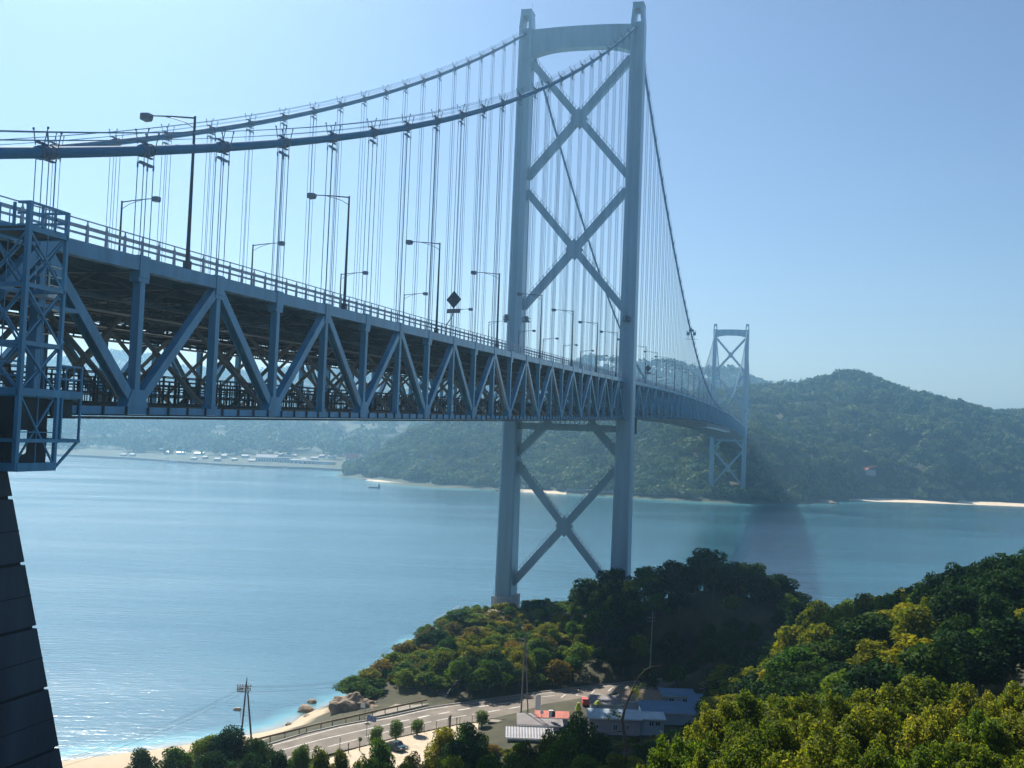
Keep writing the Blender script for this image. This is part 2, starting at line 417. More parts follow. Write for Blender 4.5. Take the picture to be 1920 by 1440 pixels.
# towers
def tower(X0, zb_l, zb_r, near):
    for side in (1, -1):
        zb_ = zb_l if side > 0 else zb_r
        Y = 17.3*side; m = MB()
        levels = [(zb_, 2.55, 4.6), (zb_+3, 2.5, 4.4), (60, 2.3, 3.7), (110, 2.12, 3.25), (150, 2.05, 3.0), (187.2, 2.02, 2.9)]
        for (z0, y0, x0), (z1, y1, x1) in zip(levels[:-1], levels[1:]):
            c = 0.45
            def ring(z, hy, hx):
                return [(X0-hx+c, Y-hy, z), (X0+hx-c, Y-hy, z), (X0+hx, Y-hy+c, z), (X0+hx, Y+hy-c, z), (X0+hx-c, Y+hy, z), (X0-hx+c, Y+hy, z), (X0-hx, Y+hy-c, z), (X0-hx, Y-hy+c, z)]
            vs = ring(z0, y0, x0)+ring(z1, y1, x1)
            fs = [(i, (i+1) % 8, 8+(i+1) % 8, 8+i) for i in range(8)]
            if z1 > 187: fs.append(tuple(range(8, 16)))
            m.add(vs, fs)
        for zz in np.arange(zb_+12, 185, 14.2):                       # bolted joints
            hy = np.interp(zz, [l[0] for l in levels], [l[1] for l in levels])+0.02; hx = np.interp(zz, [l[0] for l in levels], [l[2] for l in levels])+0.02
            m.box((X0, Y, zz), (2*hx-.9, 2*hy+.02, 0.14)); m.box((X0, Y, zz), (2*hx+.02, 2*hy-.9, 0.14))
        leg = part('tower_leg', m, TOWER_M, bridge)
        s = MB()
        a, b_, c_ = 2.02, 1.55, 2.9                                  # saddle housing with a slot for the cable
        for dx in (-1, 1):
            pass
        lo, hi = 187.2, 193.1
        for dy in (-1, 1):
            s.prism([(X0-c_, Y+dy*a*0.98, lo), (X0+c_, Y+dy*a*0.98, lo), (X0+c_*0.86, Y+dy*b_, hi), (X0-c_*0.86, Y+dy*b_, hi)], (0, -dy*0.95, 0))
        s.prism([(X0-c_*0.88, Y-1.0, hi-1.6), (X0+c_*0.88, Y-1.0, hi-1.6), (X0+c_*0.86, Y-1.0, hi), (X0-c_*0.86, Y-1.0, hi)], (0, 2.0, 0))
        s.box((X0, Y, hi+0.12), (2*c_*0.86+0.3, 2*b_+0.3, 0.24))
        s.tube([(X0, Y-1.2*side, hi), (X0, Y-1.2*side, hi+3.4)], 0.05, 4)
        s.box((X0-c_*.3, Y, hi+0.4), (0.5, 0.5, 0.5))
        part('saddle_housing', s, TOWER_M, leg)
        pf = MB()                                                   # inspection platform on the leg
        zz = 97.0 if near else 97.0
        for (px_, py_, wx, wy) in ((X0+4.2, Y-side*0.0, 2.4, 3.0), (X0-4.1, Y, 1.6, 2.0)) if side < 0 else ((X0-3.9, Y+2.2, 1.6, 1.6), (X0+0.5, Y-3.1, 2.6, 1.8)):
            pf.box((px_, py_, zz), (wx, wy, 0.22))
            for ex in (-1, 1):
                for ey in (-1, 1): pf.box((px_+ex*wx*.46, py_+ey*wy*.46, zz+0.65), (0.10, 0.10, 1.1))
            pf.box((px_, py_-wy*.46, zz+1.15), (wx, 0.08, 0.10)); pf.box((px_, py_+wy*.46, zz+1.15), (wx, 0.08, 0.10)); pf.box((px_+wx*.46, py_, zz+1.15), (0.08, wy, 0.10))
            pf.box((px_-wx*.1, py_, zz+0.9), (0.9, 0.8, 1.5))
        part('inspection_platform', pf, STEEL_DARK, leg)
        if side < 0:
            pd = MB(); pd.box((X0+5.2, Y-0.6, 66.5), (3.6, 3.4, 4.6)); pd.box((X0+5.2, Y-0.6, 69.1), (4.0, 3.8, 0.25)); pd.box((X0+5.2, Y-0.6, 64.0), (4.0, 3.8, 0.25))
            for q in range(4): pd.box((X0+3.7+q, Y-2.36, 66.5), (0.12, 0.14, 4.6))
            part('bearing_housing', pd, STEEL_DARK, leg)
        bf = MB(); hx, hy = 5.0, 2.95                              # ribbed casing round the foot
        for k in range(13):
            t = -1+2*k/12
            for s2 in (-1, 1):
                bf.box((X0+hx*t, Y+s2*hy, zb_+2.2), (0.42, 0.16, 4.6))
        for k in range(9):
            t = -1+2*k/8
            for s2 in (-1, 1): bf.box((X0+s2*hx, Y+hy*t, zb_+2.2), (0.16, 0.42, 4.6))
        for s2 in (-1, 1):
            bf.box((X0, Y+s2*hy, zb_+4.3), (2*hx-.2, 0.08, 0.2)); bf.box((X0+s2*hx, Y, zb_+4.3), (0.08, 2*hy-.2, 0.2))
        part('foot_casing', bf, RAIL_M, leg)
    # portal
    n = 16; poly = []
    for i in range(n+1):
        t = -1+2*i/n; poly.append((X0-1.8, 15.35*t, 187.05+0.45*(1-t*t)))
    for i in range(n, -1, -1):
        t = -1+2*i/n; poly.append((X0-1.8, 15.35*t, 180.9-2.0*abs(t)**3.0))
    m = MB(); m.prism(poly, (3.6, 0, 0)); part('portal_beam', m, TOWER_M, bridge)
    m = MB(); m.box((X0, 0, 65.2), (2.6, 30.6, 2.0))
    for k in range(12): m.box((X0-1.2, -8+k*1.45, 66.8), (0.25, 0.25, 1.4))
    m.box((X0-1.2, 0, 67.4), (0.3, 17, 0.2)); part('lower_strut', m, TOWER_M, bridge)
    def brace(pts, wd=2.15):
        b = MB()
        for p, q in pts: b.beam((X0, p[0], p[1]), (X0, q[0], q[1]), wd, 2.2, up=(1,0,0))
        o = part('tower_brace', b, TOWER_M, bridge); st = MB()
        for p, q in pts:                                            # stair steps and rail along the upper face
            p, q = (p, q) if p[1] > q[1] else (q, p)
            d = np.array((q[0]-p[0], q[1]-p[1])); L = np.linalg.norm(d); d /= L; nrm = np.array((-d[1], d[0]));  nrm = nrm if nrm[1] > 0 else -nrm
            for k in range(int(L/1.5)):
                c_ = np.array(p)+d*(k*1.5+.8)+nrm*(wd/2+0.35); st.box((X0-0.8, c_[0], c_[1]), (0.10, 0.12, 0.75))
            a_ = np.array(p)+nrm*(wd/2+0.7); e_ = np.array(q)+nrm*(wd/2+0.7)
            st.beam((X0-0.8, a_[0], a_[1]), (X0-0.8, e_[0], e_[1]), 0.06, 0.06)
        part('stair_rail', st, STEEL_DARK, o)
    def cross(z_hi, z_lo):
        zc = 0.5*(z_hi+z_lo); k = 2.0
        brace([((15.4, z_hi), (-15.4, z_lo))])
        m2 = np.array((0, zc)); d = np.array((30.8, z_hi-z_lo)); d /= np.linalg.norm(d)
        brace([((-15.4, z_hi), tuple(m2+np.array((-d[0], d[1]))*1.15)), (tuple(m2-np.array((-d[0], d[1]))*1.15), (15.4, z_lo))])
        g = MB(); g.prism([(X0-1.12, -2.6, zc), (X0-1.12, 0, zc+3.2), (X0-1.12, 2.6, zc), (X0-1.12, 0, zc-3.2)], (2.24, 0, 0)); part('brace_joint', g, TOWER_M, bridge)
    cross(177.2, 141.4); cross(137.0, 101.2); cross(53.8, 17.6)
    brace([((5.6, 67.0), (15.4, 56.6))]); brace([((-6.6, 67.0), (-15.4, 57.6))])
ZB = 9.6
tower(0.0, ZB, 13.0, True)
tower(SPAN, 7.0, 7.0, False)

# ------------------------------------------------------------------ on and beside the bridge
def lamp_proto():
    t = empty('street_lamp', (0,0,0), 'x', 'street lamp')
    m = MB(); m.tube([(0,0,-0.6), (0,0,2.2), (0.0,0,12.3)], [0.19, 0.16, 0.10], 8); m.box((0,0,0.0), (0.5,0.5,0.9)); part('pole', m, LAMP_M, t)
    m = MB(); m.tube([(0,0.0,12.15), (0,2.2,12.38), (0,4.1,12.5)], [0.075,0.06,0.05], 6)
    m.tube([(0,0.05,11.35), (0,0.9,11.85), (0,2.0,12.2), (0,2.7,12.37)], 0.035, 5); part('arm', m, LAMP_M, t)
    m = MB(); vs = []
    for y, hw, zl, zh in ((3.95,0.15,12.36,12.6),(4.15,0.30,12.12,12.68),(4.75,0.34,12.08,12.70),(4.95,0.26,12.2,12.66)):
        vs += [(-hw,y,zl),(hw,y,zl),(hw,y,zh),(-hw,y,zh)]
    fs = [(0,1,2,3),(15,14,13,12)]
    for i in range(3):
        o = i*4; fs += [(o,o+4,o+5,o+1),(o+1,o+5,o+6,o+2),(o+2,o+6,o+7,o+3),(o+3,o+7,o+4,o)]
    m.add(vs, fs); part('lamp_head', m, HEAD_M, t)
    return t
ORD = ['first','second','third','fourth','fifth','sixth','seventh','eighth','ninth','tenth','eleventh','twelfth','thirteenth','fourteenth','fifteenth','sixteenth','seventeenth','eighteenth','nineteenth','twentieth']
lp = lamp_proto()
used = False
for row, (Y, rz, nm, start) in enumerate(((-16.9, 0.0, 'near railing', 0), (11.6, math.pi, 'far side of the deck', 1))):
    k = 0
    for n in range(start, 26):
        X = -238.2+31.35*n
        if n > 21: break
        if X < -5: lab = 'street lamp on the %s before the big tower, %s from left' % (nm, ORD[n-start])
        else: lab = 'distant street lamp on the %s beyond the big tower, %s past' % (nm, ORD[k]); k += 1
        loc = (X, Y, ztop(X)+0.15)
        if not used:
            used = True; o = lp; o.location = loc; o.rotation_euler = (0,0,rz); o['label'] = lab; o['group'] = 'street lamps along the bridge deck'
        else: o = dup(lp, loc, rz, lab, 'street lamps along the bridge deck')

def sign(X, label):
    t = empty('road_sign', (X, -16.7, ztop(X)), label, 'road sign', 'diamond signs on the bridge')
    m = MB(); m.tube([(0,0,0),(0.1,0,1.3),(1.6,0,2.9),(1.9,0,3.6),(1.9,0,5.2)], 0.075, 6); part('bent_pole', m, LAMP_M, t)
    m = MB(); r = 1.28; m.prism([(1.84,-r,5.3),(1.84,0,5.3-r),(1.84,r,5.3),(1.84,0,5.3+r)], (0.06,0,0))
    p = part('diamond_panel', m, SIGN_BACK, t)
    m = MB(); m.box((1.80,0,5.3),(0.05,0.12,2.2)); m.box((1.80,0,5.05),(0.05,1.5,0.07)); m.box((1.80,0,5.6),(0.05,1.2,0.07)); m.box((1.80,-.4,5.3),(0.05,0.06,1.3)); m.box((1.80,.4,5.3),(0.05,0.06,1.3)); part('back_frame', m, LAMP_M, p)
    m = MB(); m.box((1.87,0,3.66),(0.06,2.3,0.62)); part('lower_plate', m, PLATE_M, t)
    t.rotation_euler = (0,0,-0.28)
SIGN_BACK = mat('sign_back_metal', (0.07,0.10,0.13), 0.5, 0.15, 1.0)
PLATE_M = mat('sign_plate_back', (0.20,0.20,0.22), 0.6, 0.1, 1.0)
sign(-171.0, 'diamond shaped road sign seen from behind, with small plate, before the big tower')
sign(46.0, 'small far diamond road sign seen from behind, just beyond the big tower')

# gondola on the near cable
X = 208.0; z = zcable(X)
t = empty('inspection_gondola', (X, -17, z), 'dark inspection gondola hanging on the near main cable beyond the tower', 'gondola')
m = MB()
for s in (-1, 1):
    m.box((0, s*1.5, -0.6), (2.0, 1.3, 0.15))
    for a in (-1, 1):
        for b in (-1, 1): m.box((a*0.9, s*1.5+b*0.58, 0.5), (0.12, 0.12, 2.2))
    m.box((0, s*1.5, 0.1), (1.9, 1.2, 1.3))
m.box((0,0,1.6),(1.6,2.6,0.8)); m.box((0,0,2.2),(0.9,1.0,0.8)); m.box((0,0,-2.6),(0.3,6.2,0.14)); m.box((0,-1.5,-1.6),(.1,.1,2.0)); m.box((0,1.5,-1.6),(.1,.1,2.0))
part('cabin', m, BAND_M, t)
# travelling inspection cars hung below and on the far part of the main span
t = empty('under_deck_car', (430, 0, ztop(430)), 'pale maintenance car slung under the far half of the main span', 'maintenance car')
m = MB()
for k in range(-9, 10):
    x0, x1 = k*13.0, (k+1)*13.0
    m.beam((x0, -18.3, ztop(430+x0)-ztop(430)-BC-3.2), (x1, -18.3, ztop(430+x1)-ztop(430)-BC-3.2), 0.3, 0.75)
    m.beam((x0, -16.0, ztop(430+x0)-ztop(430)-BC-3.2), (x1, -16.0, ztop(430+x1)-ztop(430)-BC-3.2), 4.6, 0.12)
    for q in (0, 1): m.box((x0+q*6.5, -18.3, ztop(430+x0)-ztop(430)-BC-1.9), (0.25, 0.25, 2.2))
part('walkway', m, RAIL_M, t)

# anchorage pier and the gantry hung at its corner
pier = empty('bridge_pier', (-275, 0, 0), 'dark stained battered concrete pier with horizontal grooves under the bridge end', 'pier')
m = MB(); lev = []; z = 62.0; step = 3.95
def pr(z):
    b = (62.0-z)*0.347
    return (-262.0+b+275, -288.0-b*0.3+275, -20.0-0*b, 20.0)
zz = [62.0]
zs = 57.6
segs = []
top = 62.0
while top > -2: 
    bot_ = zs; segs.append((top, bot_)); top = bot_-0.20; zs = bot_-4.0
for (z1, z0) in segs:
    a, b = pr(z1), pr(z0)
    vs = [(b[1],b[2],z0),(b[0],b[2],z0),(b[0],b[3],z0),(b[1],b[3],z0),(a[1],a[2],z1),(a[0],a[2],z1),(a[0],a[3],z1),(a[1],a[3],z1)]
    m.add(vs, [(0,3,2,1),(4,5,6,7),(0,1,5,4),(1,2,6,5),(2,3,7,6),(3,0,4,7)])
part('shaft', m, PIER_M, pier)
m = MB()
for (z1, z0) in segs:
    a, b = pr(z0), pr(z0-0.20); i = 0.17
    m.add([(b[1]+i,b[2]+i,z0-0.22),(b[0]-i,b[2]+i,z0-0.22),(b[0]-i,b[3]-i,z0-0.22),(b[1]+i,b[3]-i,z0-0.22),(a[1]+i,a[2]+i,z0+.02),(a[0]-i,a[2]+i,z0+.02),(a[0]-i,a[3]-i,z0+.02),(a[1]+i,a[3]-i,z0+.02)],
          [(0,3,2,1),(4,5,6,7),(0,1,5,4),(1,2,6,5),(2,3,7,6),(3,0,4,7)])
    if z1-z0 > 3:                                                    # faint pour line half way
        zm = 0.5*(z1+z0); c = pr(zm); m.add([(c[1]-.004,c[2]-.012,zm-.03),(c[0]+.03,c[2]-.012,zm-.03),(c[0]+.03,c[2]-.012,zm+.03),(c[1]-.004,c[2]-.012,zm+.03)], [(0,1,2,3)])
part('groove', m, BLACK_M, pier)
m = MB(); m.box((-4, 0, 62.35), (16, 38, 0.7))
for y in (-17, 17): m.box((1, y, 62.55), (3.5, 2.6, 0.9))
part('bearing_shelf', m, CONC_M, pier)

GX0, GX1, GY0, GY1 = -261.66, -258.3, -21.0, -18.2
gt = empty('maintenance_gantry', (GX0, GY0, 59.2), 'blue steel lattice maintenance gantry hung at the bridge end beside the pier', 'gantry')
def gl(x, y, z): return (x-GX0, y-GY0, z-59.2)
mast, plat, br_, cage, rails = MB(), MB(), MB(), MB(), MB()
for x in (GX0, GX1):
    for y in (GY0, GY1):
        w_ = 0.28 if x == GX0 else 0.22
        mast.beam(gl(x, y, 59.2), gl(x, y, 74.9), w_, w_, up=(0,1,0))
for zq in (73.3, 70.0, 66.6, 63.7):
    for y in (GY0, GY1): mast.beam(gl(GX0, y, zq), gl(GX1, y, zq), 0.22, 0.26)
    for x in (GX0, GX1): mast.beam(gl(x, GY0, zq), gl(x, GY1, zq), 0.22, 0.26)
for za, zb in ((73.3,70.0),(70.0,66.6),(66.6,63.7)):
    for y in (GY0, GY1):
        br_.beam(gl(GX0, y, za), gl(GX1, y, zb), 0.11, 0.11, up=(0,1,0)); br_.beam(gl(GX0, y+.12, zb), gl(GX1, y+.12, za), 0.11, 0.11, up=(0,1,0))
    for x in (GX0, GX1):
        br_.beam(gl(x, GY0, za), gl(x, GY1, zb), 0.10, 0.10, up=(1,0,0)); br_.beam(gl(x+.11, GY0, zb), gl(x+.11, GY1, za), 0.10, 0.10, up=(1,0,0))
for y in (GY0, GY1):
    br_.beam(gl(GX0, y, 63.7), gl(GX1, y, 59.4), 0.10, 0.10, up=(0,1,0)); br_.beam(gl(GX0, y+.12, 59.4), gl(GX1, y+.12, 63.7), 0.10, 0.10, up=(0,1,0))
    br_.beam(gl((GX0+GX1)/2, y, 74.9), gl((GX0+GX1)/2, y, 59.4), 0.05, 0.05, up=(0,1,0)); br_.beam(gl(GX0, y, 61.4), gl(GX1, y, 61.4), 0.06, 0.06)
# end wing towards the truss
for y in (-19.7,):
    pass
for zq in (74.85, 74.2, 73.5):
    rails.beam(gl(GX0, GY0, zq), gl(GX1, GY0, zq), 0.12, 0.14); rails.beam(gl(GX0, GY0, zq), gl(GX0, GY1-2, zq), 0.12, 0.14); rails.beam(gl(GX1, GY0, zq), gl(GX1, GY1, zq), 0.12, 0.14)
for k in range(4):
    rails.beam(gl(GX0+k*1.12, GY0, 73.4), gl(GX0+k*1.12, GY0, 74.85), 0.12, 0.12, up=(0,1,0))
for k in range(5): rails.beam(gl(GX0, GY0+k*1.05, 73.4), gl(GX0, GY0+k*1.05, 74.85), 0.14, 0.14, up=(0,1,0))
plat.box(gl((GX0+GX1)/2, (GY0+GY1)/2, 73.35), (3.6, 3.0, 0.16))
# wide working cage at the level of the bottom chord
CX1 = -256.1
for (xa, xb, ya, yb) in ((GX1, CX1, GY0, GY1), (GX0-0.1, GX0+.05, GY1, GY1+1.6)):
    pass
for zq, hh in ((63.75, 0.45), (60.9, 0.22)):
    cage.beam(gl(GX0-0.15, GY0-.04, zq), gl(CX1, GY0-.04, zq), 0.22, hh); cage.beam(gl(CX1, GY0, zq), gl(CX1, GY1, zq), 0.22, hh)
    cage.beam(gl(GX0-.04, GY0, zq), gl(GX0-.04, GY1+1.8, zq), 0.22, hh)
cage.beam(gl(GX0, GY0, 59.35), gl(GX1, GY0, 59.35), 0.4, 0.5); cage.beam(gl(GX0, GY1, 59.35), gl(GX1, GY1, 59.35), 0.4, 0.5)
cage.beam(gl(GX0, GY0, 59.35), gl(GX0, GY1, 59.35), 0.4, 0.5); cage.beam(gl(GX1, GY0, 59.35), gl(GX1, GY1, 59.35), 0.4, 0.5)
for x, y in ((CX1, GY0), (CX1, GY1), (GX0-.04, GY1+1.7)):
    cage.beam(gl(x, y, 60.9), gl(x, y, 65.5), 0.12, 0.12, up=(0,1,0))
cage.beam(gl(CX1, GY0, 60.9), gl(GX1+.1, GY0, 59.25), 0.12, 0.14); cage.beam(gl(CX1, GY1, 60.9), gl(GX1+.1, GY1, 59.25), 0.12, 0.14)
cage.beam(gl(GX0-.04, GY1+1.7, 60.9), gl(GX0, GY0+.3, 59.25), 0.12, 0.14)
for zq in (65.5, 64.7):
    cage.beam(gl(GX1, GY0, zq), gl(CX1, GY0, zq), 0.08, 0.10); cage.beam(gl(CX1, GY0, zq), gl(CX1, GY1, zq), 0.08, 0.10); cage.beam(gl(GX0-.04, GY0, zq), gl(GX0-.04, GY1+1.7, zq), 0.08, 0.10)
for k in range(1, 3): cage.beam(gl(GX1+k*.72, GY0, 63.7), gl(GX1+k*.72, GY0, 65.5), 0.06, 0.06, up=(0,1,0))
cage.beam(gl(GX1+.3, GY0, 60.9), gl(GX1+.3, GY0, 63.6), 0.35, 0.1, up=(1,0,0))
cage.box(gl((GX0+CX1)/2, (GY0+GY1)/2, 63.5), (CX1-GX0, 2.7, 0.12)); cage.box(gl((GX0+GX1)/2, (GY0+GY1)/2, 59.2), (3.5, 3.0, 0.2)); cage.box(gl((GX1+CX1)/2, (GY0+GY1)/2, 60.85), (CX1-GX1, 2.7, 0.1))
mast.add(rails.v, rails.f); part('mast', mast, STEEL, gt); part('lattice_brace', br_, STEEL, gt); part('working_cage', cage, STEEL, gt); part('platform', plat, STEEL_DARK, gt)
m = MB()
mesh_panel = MB(); mesh_panel.box(gl(GX0+.25, (GY0+GY1)/2+.4, 61.6), (0.05, 3.2, 4.2)); mesh_panel.box(gl((GX0+GX1)/2, GY0+.5, 62.5), (3.0, 0.05, 2.0)); mesh_panel.box(gl((GX0+GX1)/2+.7, GY0+.5, 60.5), (1.7, 0.05, 2.1)); mesh_panel.box(gl((GX0+GX1)/2, GY0+.5, 59.8), (3.0, 0.052, .55)); mesh_panel.box(gl((GX1+CX1)/2, GY0+.5, 62.9), (2.0, 0.05, 1.2))
part('back_panel', mesh_panel, STEEL_DARK, gt)
m = MB()                                                             # small pale basket inside
bx, by, bz = -256.9, -18.8, 70.0
for a in (0, 1.3):
    for b in (0, 1.0): m.box(gl(bx+a, by+b, bz+0.9), (0.07, 0.07, 1.9))
for zq in (0.05, 0.65, 1.25, 1.85):
    m.beam(gl(bx, by, bz+zq), gl(bx+1.3, by, bz+zq), 0.07, 0.07); m.beam(gl(bx, by, bz+zq), gl(bx, by+1, bz+zq), 0.07, 0.07); m.beam(gl(bx+1.3, by, bz+zq), gl(bx+1.3, by+1, bz+zq), 0.07, 0.07)
m.box(gl(bx+.65, by+.5, bz), (1.4, 1.1, 0.3)); part('basket', m, WHITE_M, gt)
m = MB(); m.box(gl(-256.0, -18.4, 69.3), (4.0, 1.0, 0.25)); part('swing_arm', m, STEEL, gt)

# ------------------------------------------------------------------ land and water
def rbf(pts, c):
    P = np.array(pts, float); n = len(P); D = np.hypot(P[:,None,0]-P[None,:,0], P[:,None,1]-P[None,:,1])
    A = np.zeros((n+1, n+1)); A[:n,:n] = np.sqrt(D*D+c*c)+np.eye(n)*-0.5; A[:n,n] = 1; A[n,:n] = 1
    wts = np.linalg.solve(A, np.append(P[:,2], 0))
    def f(u, v):
        u = np.asarray(u, float); v = np.asarray(v, float); out = np.full(u.shape, wts[n])
        for i in range(n): out = out+wts[i]*np.sqrt((u-P[i,0])**2+(v-P[i,1])**2+c*c)
        return out
    return f
_ng = np.random.default_rng(3)
_lat = _ng.random((64, 64))
def vnoise(x, y):
    x = np.asarray(x, float); y = np.asarray(y, float)
    xi = np.floor(x).astype(int); yi = np.floor(y).astype(int); fx = x-xi; fy = y-yi
    fx = fx*fx*(3-2*fx); fy = fy*fy*(3-2*fy)
    a = _lat[xi % 64, yi % 64]; b = _lat[(xi+1) % 64, yi % 64]; c = _lat[xi % 64, (yi+1) % 64]; d = _lat[(xi+1) % 64, (yi+1) % 64]
    return (a*(1-fx)+b*fx)*(1-fy)+(c*(1-fx)+d*fx)*fy
def fbm(x, y, o=4):
    s = 0; a = 0.5
    for k in range(o): s = s+a*(vnoise(x*2**k+17*k, y*2**k+9*k)-0.5); a *= 0.5
    return s
def uvof(px, py, z): p = G(px, py, z); return toUV(p[0], p[1])
def uvd(px, py, d): p = DP(px, py, d); return toUV(p[0], p[1])+(p[2],)

ROAD_Z = 5.2
road_L = [(360,1440),(430,1416),(497,1398),(570,1376),(640,1360),(733,1343),(804,1327),(840,1322),(891,1315),(970,1304),(1012,1298),(1097,1288),(1180,1279),(1290,1268)]
road_R = [(400,1470),(520,1440),(600,1418),(640,1408),(690,1396),(740,1383),(800,1370),(860,1357),(905,1352),(960,1345),(1000,1336),(1100,1318),(1190,1296),(1300,1282)]
def pl(pts, z, n=60):
    W = np.array([G(a, b, z) for a, b in pts]); s = np.append(0, np.cumsum(np.linalg.norm(np.diff(W, axis=0), axis=1)))
    t = np.linspace(0, s[-1], n); return np.stack([np.interp(t, s, W[:,i]) for i in range(3)], 1)
RL, RR = pl(road_L, ROAD_Z), pl(road_R, ROAD_Z)
def pip(x, y, poly):
    x = np.asarray(x); y = np.asarray(y); ins = np.zeros(x.shape, bool); n = len(poly)
    for i in range(n):
        x1, y1 = poly[i][:2]; x2, y2 = poly[(i+1) % n][:2]
        if y1 == y2: continue
        c = ((y1 > y) != (y2 > y)) & (x < (x2-x1)*(y-y1)/(y2-y1)+x1); ins ^= c
    return ins
def dpoly(x, y, poly):
    x = np.asarray(x, float); y = np.asarray(y, float); d = np.full(x.shape, 1e9); n = len(poly)
    for i in range(n):
        a = np.array(poly[i][:2]); b = np.array(poly[(i+1) % n][:2]); ab = b-a; L2 = ab@ab+1e-9
        t = np.clip(((x-a[0])*ab[0]+(y-a[1])*ab[1])/L2, 0, 1); d = np.minimum(d, np.hypot(x-a[0]-t*ab[0], y-a[1]-t*ab[1]))
    return np.where(pip(x, y, poly), 0.0, d)
road_poly = [tuple(p) for p in RL]+[tuple(p) for p in RR[::-1]]
yard_px = [(598,1432),(640,1412),(690,1398),(740,1385),(800,1372),(860,1359),(905,1354),(975,1364),(1000,1372),(965,1384),(925,1398),(880,1420),(820,1445),(700,1460)]
yard_poly = [tuple(G(a, b, 5.0)) for a, b in yard_px]
house_px = [(955,1392),(950,1350),(1005,1340),(1060,1322),(1200,1300),(1330,1312),(1335,1370),(1250,1388),(1100,1392)]
house_poly = [tuple(G(a, b, 6.0)) for a, b in house_px]

NC = [(-60,0,58),(-60,80,60),(-60,-80,30),(0,0,57.5),(0,30,57),(20,0,50),(20,40,52),(40,0,42),(40,20,44),(45,32,45),(60,30,43),(62,55,48),(80,0,30),(80,30,33),
 (100,-10,20),(110,10,23),(110,40,32),(130,0,13),(140,20,15),(130,-40,5),(100,-40,12),(100,-70,3.5),(140,-70,2.5),(165,-68,2.0),(60,-31,12),(60,-70,4),(30,-40,30),
 (170,-10,5.5),(170,10,8),(165,28,12),(190,-40,4.8),(190,-20,5),(195,0,5.5),(200,20,6.2),(205,40,7),(230,-20,5.2),(238,30,6),(215,-30,5),
 (150,62,36),(150,48,30),(172,58,27),(150,85,42),(120,60,38),(92,48,40),(120,100,46),(200,70,27),(200,100,38),(132,35,24),(182,42,16),(235,62,13),(250,95,20),(300,85,12),(175,85,36),(228,80,20),
 (242,-30,4.6),(262,-22,6.0),(300,-18,7.5),(322,-8,9.3),(324,12,9.5),(312,33,13),(316,22,11),(290,10,8.5),(290,25,14),(285,34,18.5),(270,50,25),(258,60,22),(282,70,18),(250,45,13),(247,20,6.2),(240,42,7.5),(247,62,12),(300,60,16),(265,35,13),(262,18,7),
 (194,-82,0),(226,-43.5,0),(233,-40,1.0),(245,-37,0),(265,-30,0),(300,-27,0),(332,-18,0),(347,0,0),(352,30,0),(352,80,0),(345,130,0),(160,-108,0),(120,-135,0),(60,-130,0),
 (192,-105,-4),(232,-62,-4),(262,-50,-5),(300,-48,-6),(345,-38,-6),(375,0,-7),(378,50,-7),(372,130,-7),(150,-150,-5),(110,-170,-5),(410,40,-9),(300,-90,-9),(-20,-150,10),(430,-80,-9),(430,160,-9),(300,150,8),(200,160,30),(60,150,52)]
hn_raw = rbf(NC, 6.0)
def hnear(x, y):
    u, v = toUV(np.asarray(x, float), np.asarray(y, float)); h = hn_raw(u, v)+fbm(u/14, v/14)*1.8*np.clip((np.minimum(hn_raw(u, v), 20)-1)/6, 0, 1)
    for poly, z, rad in ((road_poly, ROAD_Z-0.12, 9.0), (yard_poly, 4.9, 8.0), (house_poly, 5.9, 7.0)):
        d = dpoly(x, y, poly); t = np.clip(d/rad, 0, 1); t = t*t*(3-2*t)
        lim = np.where(h < z, z*(1-t)+h*t, z*(1-t)+h*t); h = lim
    return h
us = np.arange(-80, 436, 2.5); vs_ = np.arange(-200, 181, 2.5)
UU, VV = np.meshgrid(us, vs_, indexing='ij'); XX, YY = UV(UU, VV); HH = hnear(XX, YY)
def grid_mesh(name, X, Y, Z, m, smooth=True):
    n, k = X.shape; idx = np.arange(n*k).reshape(n, k)
    q = np.stack([idx[:-1,:-1], idx[1:,:-1], idx[1:,1:], idx[:-1,1:]], -1).reshape(-1, 4)
    return mesh_np(name, np.stack([X, Y, Z], -1).reshape(-1, 3), q[:, ::1], m, smooth)
def ground_mat(name, base, base2, sandc, attr='sand', scale=0.25):
    m = mat(name, base, 0.95, col2=base2, scale=scale, bump=0.4, bscale=1.5); N = m.node_tree.nodes; L = m.node_tree.links
    b = N['Principled BSDF']; src = b.inputs['Base Color'].links[0].from_socket
    at = N.new('ShaderNodeAttribute'); at.attribute_name = attr
    n = N.new('ShaderNodeTexNoise'); n.inputs['Scale'].default_value = 0.6; tc = N.new('ShaderNodeTexCoord'); L.new(tc.outputs['Object'], n.inputs['Vector'])
    r = N.new('ShaderNodeValToRGB'); r.color_ramp.elements[0].color = (*[c*.8 for c in sandc], 1); r.color_ramp.elements[1].color = (*sandc, 1); L.new(n.outputs['Fac'], r.inputs['Fac'])
    mx = N.new('ShaderNodeMix'); mx.data_type = 'RGBA'; L.new(at.outputs['Fac'], mx.inputs[0]); L.new(src, mx.inputs[6]); L.new(r.outputs['Color'], mx.inputs[7]); L.new(mx.outputs[2], b.inputs['Base Color'])
    return m
GROUND_M = ground_mat('scrub_ground', (0.022,0.026,0.010), (0.065,0.058,0.022), (0.52,0.41,0.28))
me = grid_mesh('ground', XX, YY, HH, GROUND_M)
seaside = ((VV < np.interp(UU, [0,190,232,262,330], [-20,-46,-36,-60,-60])) & (HH < 4.6)) | (HH < 0.6)
pad = np.hypot(UU-318, VV+9) < 9
sand = np.where(seaside, np.clip((4.9-HH)/0.9, 0, 1), 0.0); sand = np.maximum(sand, np.where(pad, 0.8, 0))
